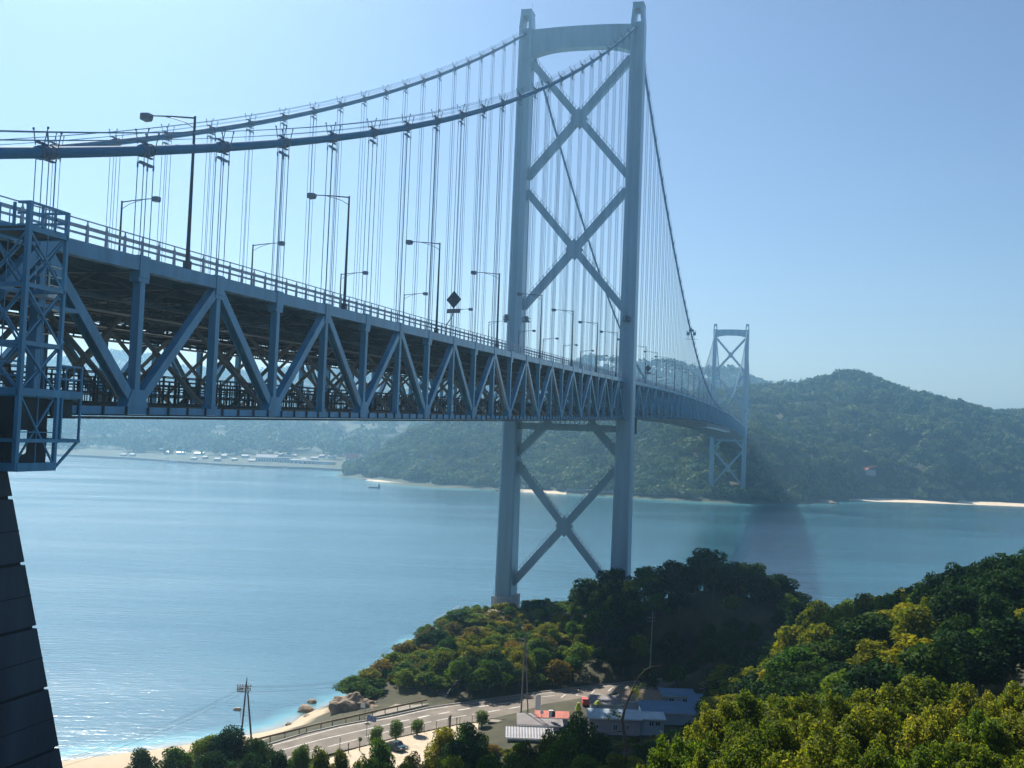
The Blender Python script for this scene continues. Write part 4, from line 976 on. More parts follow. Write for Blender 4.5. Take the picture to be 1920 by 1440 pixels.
# clipped little trees in the yard
for x, yb, yt, lab in ((742,1392,1352,'small clipped green tree with round crown at the yard edge behind the car'),(782,1378,1351,'small dark clipped tree right of the round one at the yard fence'),(703,1402,1364,'slim clipped tree left of the parked car'),(903,1364,1336,'dark clipped column tree at the far end of the yard')):
    p = G(x, yb, 5.0); q = depth(p); plant('topiary', p[0], p[1], 5.0, (yb-yt)*q/F*1.06, 12.5*q/F*2.2, lab, 'clipped little trees in the yard')
for x, yb, yt, lab in ((653,1413,1394,'bare pruned stake tree with cross arms beside the road'),(674,1408,1384,'bare pruned stake tree with leafy knob beside the road'),(843,1372,1342,'cluster of bare pollarded stems above the yellow bush'),(856,1368,1346,'short bare pollarded stem right of the cluster')):
    p = G(x, yb, 5.0); q = depth(p); H = (yb-yt)*q/F; t = empty('pollarded_tree', p, lab, 'tree', 'bare pollarded trees'); m = MB()
    for k in range(1 if x < 700 or x > 850 else 3):
        dx = (k-1)*.35 if x == 843 else 0; m.tube([(dx,0,-.3),(dx*1.2,0,H*.6),(dx*1.5,0.05,H)], [.10,.08,.07], 6)
        for s in (-1, 1): m.tube([(dx*1.4,0,H*.82),(dx*1.4+s*.38,0,H*.95)], [.06,.04], 5)
    part('trunk', m, WOOD_M, t)
    if x == 674:
        V, Fq = leaf_cloud(160, [(0,0,H*.92,.38)], .10, rng); link('crown', mesh_np('crown', V, Fq, LEAF_MID), parent=t)

# headland wood and the slope on the right: poisson scatter
avoid = [road_poly, yard_poly, house_poly]
def free(x, y, r, m=1.0):
    for poly in avoid:
        if dpoly(np.array([x]), np.array([y]), poly)[0] < r*0.75+m: return False
    return True
pts = []
def scatter(u0, u1, v0, v1, space, test, tries=4000):
    out = []
    r = random.Random(11)
    for _ in range(tries):
        u = r.uniform(u0, u1); v = r.uniform(v0, v1)
        if not test(u, v) or (u > 291 and v > 27) or (u > 240 and v/u > 0.27): continue
        x, y = UV(u, v)
        if any((x-a)**2+(y-b)**2 < space*space for a, b in pts): continue
        h = hz_at(x, y)
        if h < 2.2 or not free(x, y, 2.5): continue
        if math.hypot(x, y-17) < 8 or math.hypot(x, y+17) < 7: continue
        pts.append((x, y)); out.append((x, y, h, u, v))
    return out
head = scatter(228, 338, -45, 112, 4.6, lambda u, v: u > 235 and v > -32, 9000)
cnt = {}
rr = random.Random(4)
for (x, y, h, u, v) in head:
    q = rr.random()
    if v < 6 and u > 262 or v < -14:           # nose of the headland: low sunny scrub
        H = rr.uniform(2.4, 4.2) if u < 292 else rr.uniform(1.8, 3.0)
        key = 'rust' if q < .24 else 'bushy' if q < .58 else 'yel' if q < .82 else 'mid'
        if u > 308 and q < .4: continue
        R = H*rr.uniform(.60, .85)
    elif v < 22:
        H = rr.uniform(5.0, 8.0) if u < 262 else rr.uniform(4.0, 6.0); key = 'yel' if q < .42 else 'mid' if q < .75 else 'rust' if q < .86 else 'dark'; R = H*rr.uniform(.42,.58)
        if u > 285: H *= .72; R *= .85
    else:
        H = rr.uniform(6.0, 9.0) if u > 262 else rr.uniform(4.5, 6.5); key = 'dark' if q < .84 else 'mid'; R = H*rr.uniform(.40,.52)
    lab = {'rust':'rusty brown autumn shrub on the headland scrub left of the dark hill','bushy':'green shrub on the headland scrub left of the dark hill','yel':'yellow green tree on the headland slope above the road','mid':'mid green tree on the headland above the road','dark':'dark evergreen in the shaded wood on the headland hill'}[key]
    plant(key, x, y, h-0.25, H, R, lab, 'headland trees, '+key)
nose = scatter(236, 314, -34, 10, 2.5, lambda u, v: v < 9-0.0*u, 1800)
for (x, y, h, u, v) in nose:
    q = rr.random(); H = rr.uniform(1.6, 3.2); key = 'bushy' if q < .52 else 'rust' if q < .70 else 'yel'
    plant(key, x, y, h-.25, H, H*rr.uniform(.60,.85), {'bushy':'low green bush between the trees on the headland nose','rust':'low rusty bush between the trees on the headland nose','yel':'low yellow green bush between the trees on the headland nose'}[key], 'low headland bushes, '+key)
rightw = scatter(112, 250, 20, 135, 4.9, lambda u, v: v > 28+max(0, (u-150))*0.10 and v/u > 0.205 and (u < 200 or v > 46), 8000)
for (x, y, h, u, v) in rightw:
    q = rr.random(); H = rr.uniform(6.0, 9.5); R = H*rr.uniform(.42,.56)
    right = v/u > 0.40
    key = ('dark' if q < .74 else 'mid' if q < .9 else 'yel') if right else ('yel' if q < .34 else 'mid' if q < .46 else 'rust' if q < .56 else 'dark')  # extra dark crowns paint in the slope's shade under grazing sun
    if key == 'rust': H *= .6; R *= .7
    lab = {'rust':'rusty shrub on the wooded slope at right','yel':'yellow tinged tree on the wooded slope right of the houses','mid':'mid green tree on the wooded slope right of the houses','dark':'dark tree in the tall wood at the right edge'}[key]
    plant(key, x, y, h-0.25, H, R, lab, 'trees on the right hand slope, '+key)

scr = scatter(140, 212, -22, 42, 3.0, lambda u, v: True, 2500)
for (x, y, h, u, v) in scr:
    if any((x-a)**2+(y-b_)**2 < (c*0.8)**2 for a, b_, c in planted): continue
    qq = rr.random(); key = 'bushy' if qq < .55 else 'rust' if qq < .7 else 'yel'; H = rr.uniform(1.2, 2.6)
    plant(key, x, y, h-.2, H, H*rr.uniform(.6,.9), {'bushy':'low green bush on the ground between yard and houses','rust':'low rusty bush on the ground between yard and houses','yel':'low yellowish bush on the ground between yard and houses'}[key], 'bushes round the houses, '+key)
# bent bare tree before the houses
D = 112.0; path = [(1176,1452,.20),(1173,1400,.19),(1170,1372,.17),(1167,1350,.15),(1171,1330,.13),(1182,1303,.11),(1190,1285,.09),(1199,1268,.07),(1210,1256,.055),(1222,1250,.04),(1240,1248,.025)]
P0 = DP(1176,1452,D); g0 = hz_at(P0[0], P0[1]); base = np.array((P0[0], P0[1], g0))
t = empty('bare_tree', base, 'thin bent bare tree arching over the blue roofed houses', 'tree')
m = MB(); pp = [DP(a, b, D)-base for a, b, _ in path]; m.tube([pp[0]*np.array((1,1,0))+np.array((0,0,-.4))]+pp, [.23]+[c for _, _, c in path], 7)
for a, b, c, d in ((1167,1352,1156,1346),(1182,1303,1196,1290),(1190,1285,1187,1268),(1171,1330,1160,1318),(1170,1372,1140,1376),(1173,1398,1130,1404),(1210,1256,1226,1262),(1199,1268,1212,1275),(1182,1303,1188,1290)):
    m.tube([DP(a,b,D)-base, DP((a+c)/2+2,(b+d)/2-3,D+.4)-base, DP(c,d,D+.8)-base], [.06,.04,.015], 5)
part('trunk', m, WOOD_M, t)
L = [tuple(DP(x, y, D)-base)+(r_,) for x, y, r_ in ((1190,1293,.55),(1196,1303,.6),(1203,1285,.4),(1150,1335,.75),(1160,1342,.5),(1140,1343,.5))]
V, Fq = leaf_cloud(420, L, .09, rng, shell=.1); link('crown', mesh_np('crown', V, Fq, LEAF_MID), parent=t)

# ------------------------------------------------------------------ distant woods
def woods(name, hf, region, n, r0, r1, ncard, hcap, test, mtl, kindlab):
    r = np.random.default_rng(17); u0, u1, v0, v1 = region
    U = r.uniform(u0, u1, n*6); Vv = r.uniform(v0, v1, n*6); h = hf(U, Vv); ok = (h > hcap); bump = (vnoise(U/34+5, Vv/34)*1.0+vnoise(U/80, Vv/80+7)*1.3)*np.clip((h-6)/20, 0, 1)*r1
    e = 6.0; gu = (hf(U+e, Vv)-hf(U-e, Vv))/(2*e)
    ok &= gu > -0.45; ok &= test(U, Vv, h)
    ang = Vv/U; ok &= (ang > -0.56) & (ang < 0.58)
    U, Vv, h = U[ok][:n], Vv[ok][:n], (h+bump)[ok][:n]; n = len(U)
    R = r.uniform(r0, r1, n)*(0.75+0.5*vnoise(U/40, Vv/40)); x, y = UV(U, Vv)
    k = ncard; d = r.normal(size=(n,k,3)); d[...,2] = np.abs(d[...,2])*1.0-0.15; d /= np.linalg.norm(d, axis=2, keepdims=True)
    lump = 1+0.28*np.sin(d[...,0]*5+U[:,None])*np.cos(d[...,1]*4+Vv[:,None])
    c = np.stack([x, y, h+R*0.35], 1)[:,None,:]+d*(R[:,None]*lump*r.uniform(.75,1.05,(n,k)))[...,None]*np.array((1,1,.9))
    nr = d+r.normal(size=(n,k,3))*.45; nr /= np.linalg.norm(nr, axis=2, keepdims=True)
    t = np.cross(nr, r.normal(size=(n,k,3))); t /= np.linalg.norm(t, axis=2, keepdims=True); b = np.cross(nr, t)
    s = (R[:,None]*r.uniform(.20,.36,(n,k)))[...,None]
    V = np.stack([c-t*s, c-b*s*.8, c+t*s, c+b*s*.8], 2).reshape(-1,3); Fq = np.arange(len(V)).reshape(-1,4)
    o = link(name, mesh_np(name, V, Fq, mtl)); o['kind'] = 'stuff'; o['label'] = kindlab; return o
bare = [(uvd(1690,855,1420)[:2], 26), (uvd(1630,884,1335)[:2], 20), (uvd(1395,905,1200)[:2], 0)]
def is_test(U, Vv, h):
    ok = np.ones(U.shape, bool)
    for (c, rad) in bare: ok &= np.hypot(U-c[0], Vv-c[1]) > rad
    fx, fy = toUV(SPAN, 0); ok &= ~((np.abs(U-fx) < 22) & (np.abs(Vv-fy) < 30) & (h < 14))
    return ok
woods('island_wood', h_is, (1090, 1800, -330, 980), 9500, 3.2, 8.2, 84, 2.6, is_test, WOODS_M, 'dense wood covering the hilly island behind the far tower')
def ml_test(U, Vv, h): return (U > 1760) & (vnoise(U/55+9, Vv/55) > 0.26)
woods('mainland_wood', h_ml, (1700, 3400, -1500, 1000), 5200, 9, 16, 44, 7.0, ml_test, WOODS_M, 'hazy wood on the mainland hills behind the shore town')

# ------------------------------------------------------------------ far shore: walls, beaches, town
def coast_wall(pts_px, z0, z1, w, name, label, m=CONC_M):
    W = [G(a, b, 0.0) for a, b in pts_px]; t = empty(name, (W[0][0], W[0][1], 0), label, 'sea wall'); o0 = np.array((W[0][0], W[0][1], 0)); mb = MB()
    cp = MB()
    for a, b in zip(W[:-1], W[1:]):
        a = a-o0; b = b-o0; mb.beam(a+(0,0,(z0+z1)/2), b+(0,0,(z0+z1)/2), w, z1-z0); cp.beam(a+(0,0,z1+.15), b+(0,0,z1+.15), w+.5, .3)
    part('wall', mb, m, t); part('coping', cp, CONC_M, t)
coast_wall([(1062,925),(1180,931.5),(1300,937.5)], -2, 5.2, 5.0, 'sea_wall', 'pale grey sea wall along the island shore left of the far tower')
t = empty('tower_foundation', (SPAN, 0, 0), 'stepped concrete foundation under the far tower at the water', 'foundation'); m = MB(); m.box((0,0,2.6), (22,52,8.6)); m.box((-3,6,1.2), (34,78,4.4)); part('base', m, CONC_M, t)
m = MB()
for k in range(11): m.box((-10.8, -24+k*4.8, 7.4), (.15,.15,1.1))
m.box((-10.8,0,7.9), (.1,48,.12)); part('rail', m, RAIL_M, t)
t = empty('tower_foundation', (0, 0, 0), 'concrete plinths under the legs of the big tower on the headland', 'foundation'); m = MB(); m.box((0,17.3,6.0), (13,8.5,7.2)); m2 = MB(); m2.box((0,-17.3,9.2), (13,8.5,7.6)); part('plinth', m, CONC_M, t); part('plinth', m2, CONC_M, t)
def beach(name, lo, hi, z1):
    A = np.array([G(a, b, 0.05) for a, b in lo]); B = np.array([G(a, b, z1) for a, b in hi]); n = len(lo); mb = MB(); Cc = B+np.array((0,0,-3.5)); D_ = A+np.array((0,0,-3.5))
    for i in range(n-1): mb.quad(A[i], A[i+1], B[i+1], B[i]); mb.quad(B[i], B[i+1], Cc[i+1], Cc[i]); mb.quad(A[i+1], A[i], D_[i], D_[i+1])
    o = mb.build(name, FARSAND); o['kind'] = 'structure'
FARSAND = mat('pale_far_sand', (0.74,0.60,0.42), 0.95, 0.08, 0.05)
beach('far_beach', [(1588,939),(1640,940.5),(1700,942),(1800,945.5),(1920,950),(2100,957)], [(1592,936),(1650,934.2),(1700,934.6),(1800,938.5),(1920,943.5),(2100,951)], 2.2)
beach('cove_beach', [(926,918.5),(980,922),(1040,925.5),(1062,926.5)], [(930,917),(985,917.5),(1040,920),(1062,921)], 2.4)
beach('point_beach', [(685,900.5),(712,903.5),(735,906),(760,909)], [(690,898),(712,900),(735,903),(758,906)], 1.8)
for i, (x, y, s, lab) in enumerate(((668,893,5,'low dark reef tip at the left end of the island'),(690,899,4,'shore rock beside the reef tip'),(765,904,5.5,'pale rock pile below the island wood'),(780,906,5,'pale jagged rock right of the rock pile'),(795,909,6,'tallest jagged shore rock of the island point'),(825,911,4,'lone rock at the foot of the dark wood'),(1548,942,7,'dark reef at the left end of the far beach'),(1560,943.5,4,'small dark reef touching the far beach'),(1060,919,5,'pale rock on the small cove beach'))):
    p = G(x, y, .3); o = link('shore_rock', rk[i % 3], (p[0], p[1], .3)); o.scale = (s*1.6, s*1.6, s*.7); tag(o, lab, 'rock', 'rocks on the far shore')

# town
W_WALL = mat('white_plaster', (0.62,0.62,0.60), 0.8, 0.08, 0.2); G_WALL = mat('grey_plaster', (0.36,0.37,0.38), 0.8, 0.1, 0.2)
R_GREY = mat('grey_tile_roof', (0.20,0.21,0.22), 0.7, 0.15, 0.3); R_WHITE = mat('white_metal_roof', (0.80,0.80,0.80), 0.45, 0.06, 0.2); R_RED = mat('orange_red_roof', (0.62,0.17,0.08), 0.7, 0.12, 0.3); R_BLUE = mat('light_blue_roof', (0.30,0.55,0.68), 0.6, 0.1, 0.3)
def house(loc, w, d, h, rh, wm, rm, name, label, group=None, gable=True, win=3, cat='house', rz=None, wrows=1):
    t = empty(name, loc, label, cat, group, RZ if rz is None else rz); m = MB(); m.box((0,0,h/2-.6), (w,d,h+1.2)); wl = part('wall', m, wm, t)
    m = MB(); e = min(.5, .06*w+.1)
    if gable:
        m.prism([(-w/2-e,-d/2-e,h), (-w/2-e,d/2+e,h), (-w/2-e,0,h+rh)], (w+2*e,0,0)); 
    else: m.box((0,0,h+rh/2), (w+2*e,d+2*e,rh))
    part('roof', m, rm, t)
    for r_ in range(wrows):
        for k in range(win):
            m = MB(); x = (k+.5)/win*w-w/2; z = h*(r_+.55)/wrows; m.box((x,-d/2-.02,z), (w/win*.42, .12, h/wrows*.38)); wi = part('window', m, GLASS_M, t)
            m = MB(); fw, fh = w/win*.42, h/wrows*.38
            for s in (-1, 1): m.box((x+s*fw/2,-d/2-.05,z), (.08*max(1,h/5),.16,fh+.12)); m.box((x,-d/2-.05,z+s*fh/2), (fw,.16,.08*max(1,h/5)))
            if w < 20: part('frame', m, WHITE_M, wi)
    return t
town = [(446,829,9,5,'W','white flat roof high on the hazy hillside, alone'),(269,798,8,4,'W','tiny white building highest on the hazy hill at left'),(227,835,5,4,'W','small white house above the left end of the town'),(302,844,4,6,'W','narrow white house at the left end of the long white row'),
 (316,849,14,4,'R','white roofed hall forming the left part of the long row'),(340,850,15,4,'R','white roofed hall forming the right part of the long row'),(374,851,16,4,'R','white roofed shed right of the long row'),(364,860,9,4,'W','white house low on the waterfront under the shed'),(232,853,10,3,'G','low grey house at the far left waterfront'),(249,853,8,4,'W','white house left of the waterfront trees'),(385,858,8,4,'G','grey house behind the waterfront left of the chimneys'),(408,862,10,5,'G','grey gabled house nearest the water, left part of town'),(421,856,9,6,'W','white house left of the round trees'),
 (460,856,12,5,'W','white house left of the twin chimneys'),(473,865,12,6,'W','white waterfront house below the twin chimneys'),(538,836,13,4,'R','white roofed barn on the slope above the long hall'),(551,855,10,4,'W','white house behind the annex'),(587,834,15,4,'G','tan grey hall on the slope above the plain white block'),(507,848,9,4,'W','white house above the arched hall'),(590,860,12,5,'W','white house left of the orange roof'),(604,856,9,5,'G','grey house between white ones left of the orange roof'),(622,857,13,5,'W','white house just left of the orange roof'),(637,853,10,4,'G','grey house above the orange roof, left side'),(661,847,10,6,'R','white roofed house directly above the orange roof'),(675,857,14,4,'R','white roofed hall right of the orange roof'),(528,853,9,4,'G','grey house above the annex of the arched hall'),(570,862,9,5,'G','grey house behind the plain white block'),(650,866,10,4,'G','low grey house left of the blue roof'),(440,862,9,4,'G','grey house below the round trees'),(498,840,8,4,'W','white house on the slope right of the chimneys'),(757,853,12,4,'R','white roofed house above the left end of the island')]
for x, y, wpx, hpx, k, lab in town:
    wl_ = np.interp(x, [0,140,400,660], [851,857,873,885]); dist = 1640+max(0, (wl_-12-y))*9.0
    if y < 842: dist = 1900 if y > 820 else 2200
    p = hit(x, y+hpx/2, h_ml, 1640, 2900); dist = depth(p); p[2] += .3; s = dist/F; house(p, wpx*s, 10, hpx*s*.75, hpx*s*.45, W_WALL if k != 'G' else G_WALL, R_WHITE if k == 'R' else R_GREY, 'town_house', lab, 'houses of the far shore town', True, 3)
def tb(x0, x1, y0, y1, dist): s = dist/F; p = DP((x0+x1)/2, y1, dist); return p, (x1-x0)*s, (y1-y0)*s
p, w_, h_ = tb(481,521,852,868,1660); house(p, w_, 16, h_*.65, h_*.35, W_WALL, R_GREY, 'factory_hall', 'long white hall with a row of windows and grey roof below the chimneys', None, True, 8, 'building')
p, w_, h_ = tb(520,544,858,870,1655); house(p, w_, 12, h_*.8, h_*.2, W_WALL, R_GREY, 'factory_annex', 'white annex with small windows right of the long hall', None, False, 5, 'building')
p, w_, h_ = tb(544,577,862,872,1650); house(p, w_, 14, h_*.9, .8, W_WALL, R_WHITE, 'white_block', 'plain white block on the waterfront right of the annex', None, False, 4, 'building')
p, w_, h_ = tb(579,628,865,874,1650); house(p, w_, 12, h_*.8, h_*.2, W_WALL, R_GREY, 'boat_shed', 'long low white shed on the waterfront left of the blue roof', None, False, 9, 'building')
p, w_, h_ = tb(650,672,850,866,1660); house(p, w_, 14, h_*.35, h_*.65, W_WALL, R_RED, 'hall', 'white hall with a bright orange red roof by the shore', None, True, 4, 'building')
p, w_, h_ = tb(649,673,868,877,1620); house(p, w_, 10, h_*.55, h_*.45, W_WALL, R_BLUE, 'boat_house', 'white waterfront house with a light blue roof beside the island tip', None, True, 4, 'building')
for i, x in enumerate((485,489)):
    p = DP(x, 862, 1680); p = hit(x, 862, h_ml, 1640, 1900); t = empty('chimney', p, ('taller' if i == 0 else 'shorter')+' pale factory chimney standing '+('left' if i == 0 else 'right')+' of its twin', 'chimney', 'twin factory chimneys'); m = MB(); m.tube([(0,0,-6),(0,0,24-i*6)], [1.7,1.2], 10); part('stack', m, G_WALL, t); m = MB(); m.tube([(0,0,23.6-i*6),(0,0,24.6-i*6)], [1.5,1.5], 10); part('rim', m, W_WALL, t)
for k, (x0, x1, lab) in enumerate(((60,180,'left length of the grey town quay wall'),(180,330,'second length of the town quay wall, below the long white roofs'),(330,500,'third length of the town quay wall, below the chimneys'),(500,668,'right length of the town quay wall, running to the island tip'))):
    ys = [float(np.interp(x, [-100,0,140,240,300,400,500,600,670], [848,851,857,861,866,873,878,881,885.5])) for x in (x0, (x0+x1)/2, x1)]
    coast_wall(list(zip((x0, (x0+x1)/2, x1), ys)), -2, 3.4, 4, 'quay_wall', lab, G_WALL)
# hill house and mast on the island
p = hit(1629, 890, h_is, 1200, 1700); p = p+np.array((0,0,1.5)); t = empty('hillside_house', p, 'house with orange striped sloping roof among the island trees', 'house', None, RZ+.5)
m = MB(); m.box((0,0,0), (17,7,8)); part('wall', m, G_WALL, t); m = MB(); m.prism([(-10,-5,4.4),(10,-5,9.6),(10,-5,10.4),(-10,-5,5.2)], (0,4.2,0)); m.prism([(-8.5,.6,5.2),(10,.6,9.9),(10,.6,10.7),(-8.5,.6,6.0)], (0,4,0)); part('roof', m, R_RED, t)
p = DP(1502, 719, 1735); t = empty('relay_mast', p, 'thin grey relay mast on the island ridge', 'mast'); m = MB()
for s in (-1, 1):
    for r_ in (-1, 1): m.beam((s*1.3,r_*1.3,-3), (s*.4,r_*.4,11), .25, .25)
for k in range(5): m.box((0,0,k*2.4), (2.4-k*.35,2.4-k*.35,.2))
part('lattice', m, G_WALL, t); m = MB(); m.box((0,0,9.5), (3.2,1.0,1.2)); m.box((0,-2,-1), (5,4,4)); part('equipment', m, W_WALL, t)
# boats
def boat(x, y, L, label, sail=False, cabin=True, yaw=0.0):
    p = G(x, y, 0.0); t = empty('fishing_boat', (p[0], p[1], 0), label, 'boat', 'boats on the strait', RZ+yaw); m = MB(); W = L*.2; n = 8; vs = []
    for i in range(n+1):
        q = i/n; x_ = (q-.5)*L; hw = W*.5*(1 if q < .6 else max(.06, 1-((q-.6)/.4)**2)); top = .10*L+.09*L*max(0, q-.5)**2*4
        vs += [(x_, -hw*.65, -.3), (x_, -hw, top), (x_, hw, top), (x_, hw*.65, -.3)]
    fs = [(0,1,2,3), (4*n+3,4*n+2,4*n+1,4*n)]
    for i in range(n):
        o = 4*i; fs += [(o,o+4,o+5,o+1),(o+1,o+5,o+6,o+2),(o+2,o+6,o+7,o+3)]
    m.add(vs, fs); part('hull', m, BOAT_D if sail else WHITE_M, t)
    if cabin: m = MB(); m.box((-.15*L,0,.17*L), (.26*L,.13*L,.14*L)); m.box((-.15*L,0,.25*L), (.3*L,.15*L,.02*L)); part('cabin', m, WHITE_M, t)
    m = MB(); mx = -.40*L if not sail else .34*L; m.tube([(mx,0,.1*L),(mx,0,.5*L)], L*.008+.03, 5); part('mast', m, LAMP_M, t)
    if sail: m = MB(); m.prism([(mx,0,.14*L),(mx+.02*L,0,.46*L),(mx+.16*L,0,.16*L)], (0,.03,0)); part('sail', m, BOAT_D, t)
BOAT_D = mat('dark_boat_paint', (0.035,0.05,0.055), 0.5, 0.2, 1.0)
boat(702, 915, 12.5, 'small dark fishing boat with a little stern sail off the island', True, False)
boat(320, 868, 18, 'white fishing boat moored off the left quay wall', False, True)
boat(345, 869, 6, 'tiny white boat right of the moored fishing boat', False, True, 1.2)
boat(536, 880.5, 10, 'small white boat moving off the waterfront right of the chimneys', False, True, 2.6)
boat(454, 877.5, 7, 'tiny dark boat off the waterfront below the chimneys', True, False)

# ------------------------------------------------------------------ things along the coast road
WIRE = mat('power_line', (0.04,0.045,0.05), 0.6, 0.1, 1.0)
def pole_top(m, z, W=2.0, arms=2):
    for k in range(arms):
        m.box((0,0,z-k*0.75), (W,.10,.10))
        for s in (-.48,-.25,.25,.48): m.box((s*W,0,z-k*.75+.16), (.09,.09,.24))
# leaning pair with transformer
B0 = G(452,1392,4.6); dd = depth(B0)
t = empty('utility_pole', B0, 'pair of dark utility poles forming a narrow A with a transformer, by the beach', 'utility pole', None, RZ)
s = dd/F
m = MB(); m.tube([(-.15,0,-1),(.35*0+.45,0,112*s*.98),(.52,0,121*s)], [.20,.13,.06], 8); part('pole', m, POLE_M, t)
m = MB(); m.tube([(1.9,.5,-1),(.75,.1,92*s)], [.20,.14], 8); part('stay_pole', m, POLE_M, t)
m = MB()
for k, z in enumerate((104*s, 97*s)):
    m.box((.0,0,z), (2.6,.12,.12)); m.box((0.1,.5,z-.1), (2.0,.1,.1))
    for q in np.linspace(-1.15,1.25,6): m.box((q,0,z+.22), (.14,.14,.34)); m.box((q*.8,-.4,z-.2), (.34,.2,.2))
m.beam((-1.2,-.2,97*s), (1.4,.2,105*s), .1, .1); part('cross_arms', m, POLE_GREY, t)
m = MB(); m.box((-.9,0,61*s), (.95,.6,.62)); m.box((-1.45,0,60.4*s), (.4,.42,.42)); m.box((-.2,0,61*s), (1.0,.1,.1)); m.box((-.35,0,53*s), (.06,.06,1.4)); m.box((.55,0,51*s), (.7,.06,.06)); part('transformer', m, POLE_GREY, t)
TOPA = B0+np.array((0,0,101*s))
def pole(x, yb, yt, z, label, kind=1, m_=POLE_GREY, stay=None):
    B = G(x, yb, z); d = depth(B); H = (yb-yt)*d/F; t = empty('utility_pole', B, label, 'utility pole', None, RZ); m = MB(); m.tube([(0,0,-1),(0.18,0,H*.6),(.30,0,H)], [.19,.14,.09], 8); part('pole', m, m_, t)
    m = MB(); pole_top(m, H-1.4, 1.7, 2); m.box((.3,0,H-.2), (.06,.06,1.6)); part('cross_arms', m, POLE_GREY, t)
    if stay: m = MB(); m.tube([(stay,.3,-1),(.45,.05,H*.9)], [.14,.10], 8); part('stay_pole', m, m_, t)
    return B+np.array((.3,0,H-1.4))
TOPB = pole(976, 1352, 1187, 5.2, 'tall weathered pair of utility poles beside the grey roofed house', 1, POLE_GREY, 1.6)
TOPC = pole(1217, 1292, 1148, 6.5, 'grey utility pole with cross arm against the dark wood', 1, POLE_GREY)
TOPD = pole(1317, 1342, 1272, 7.0, 'short dark utility pole right of the blue roofed house', 1, POLE_M)
def wire(a, b, sag, name, label):
    a = np.array(a, float); b = np.array(b, float); m = MB(); t = empty(name, a, label, 'wire', 'overhead power wires'); n = 14
    for off in ((0,0,0), (.5,.3,.12), (-.5,-.3,-.55)):
        m.tube([(b-a)*k/n+np.array(off)+np.array((0,0,-sag*4*(k/n)*(1-k/n))) for k in range(n+1)], .018, 4, False)
    part('cable', m, WIRE, t)
END = DP(120,1440,150)
wire(TOPA, (END[0], END[1], END[2]+1), 1.0, 'power_line', 'three overhead wires from the A shaped poles down to the lower left corner')
wire(TOPA, TOPB, 2.5, 'power_line', 'overhead wires over the water between the two pairs of poles')
wire(TOPB, TOPC, 1.2, 'power_line', 'overhead wires against the dark wood between grey poles')
wire(TOPC, TOPD, .8, 'power_line', 'overhead wires from the grey pole to the short dark pole')
# flag, signboard, fence posts
p = G(687,1384,5.0); s = depth(p)/F; t = empty('flag', p, 'blue and white flag on a thin pole beside the road', 'flag', None, RZ); m = MB(); m.tube([(0,0,-.3),(0,0,43*s)], .05, 6); part('pole', m, POLE_GREY, t)
m = MB(); n = 8
for i in range(n):
    x0, x1 = i/n*1.7, (i+1)/n*1.7; y0, y1 = .10*math.sin(x0*4), .10*math.sin(x1*4)
    m.prism([(x0,y0,31*s-.05*x0),(x1,y1,31*s-.05*x1),(x1,y1,43*s-.1*x1),(x0,y0,43*s-.1*x0)], (0,.02,0))
FLAG_M = mat('blue_flag_cloth', (0.20,0.27,0.50), 0.8, 0.1, 1.0); cl = part('cloth', m, FLAG_M, t)
m = MB()
for k in range(14):
    a0, a1 = 2*math.pi*k/14, 2*math.pi*(k+1)/14; c0 = (.85+.36*math.cos(a0), 37*s+.36*math.sin(a0)); c1 = (.85+.36*math.cos(a1), 37*s+.36*math.sin(a1))
    m.beam((c0[0],-.13,c0[1]), (c1[0],-.13,c1[1]), .10, .03)
part('emblem', m, WHITE_M, cl)
p = G(684,1349,5.2); s = depth(p)/F; t = empty('signboard', p, 'white double board on a thin post before the rocky outcrop', 'sign', None, RZ+.4); m = MB(); m.tube([(0,0,-.3),(0,0,32*s)], .06, 6); part('post', m, POLE_GREY, t); m = MB(); m.box((-.45,0,28.5*s), (1.0,.06,.5)); m.box((-.45,0,23.5*s), (1.0,.06,.42)); part('board', m, WHITE_M, t)
for i, (x, yb) in enumerate(((637,1404),(712,1387),(771,1377),(795,1373),(818,1368),(840,1362),(862,1359),(885,1357),(690,1392),(732,1381))):
    p = G(x, yb, 5.0); s = depth(p)/F; t = empty('fence_post', p, 'thin fence post by the gravel yard, %s' % ('leftmost, taller than the rest' if i == 0 else 'close to the flag pole' if i == 8 else 'left of the clipped round tree' if i in (1, 9) else 'in the row right of the clipped round tree'), 'post', 'fence posts between road and yard'); m = MB(); m.tube([(0,0,-.3),(0,0,(20 if i == 0 else 15)*s)], .06, 6); m.box((0,0,(20 if i == 0 else 15)*s), (.16,.16,.08)); part('post', m, POLE_M, t)
# planter box
p = G(940,1362,5.1); t = empty('planter', p, 'low wooden edged planter between the yard and the road', 'planter', None, RZ-.12); m = MB()
for y in (0, 2.6): m.box((0,y,.35), (5.2,.15,.8))
for x in (-2.6, 2.6): m.box((x,1.3,.35), (.15,2.7,.8))
part('edging', m, WOOD_M, t); m = MB(); m.box((0,1.3,.4), (5,2.4,.5)); part('soil', m, PAVE_M, t)
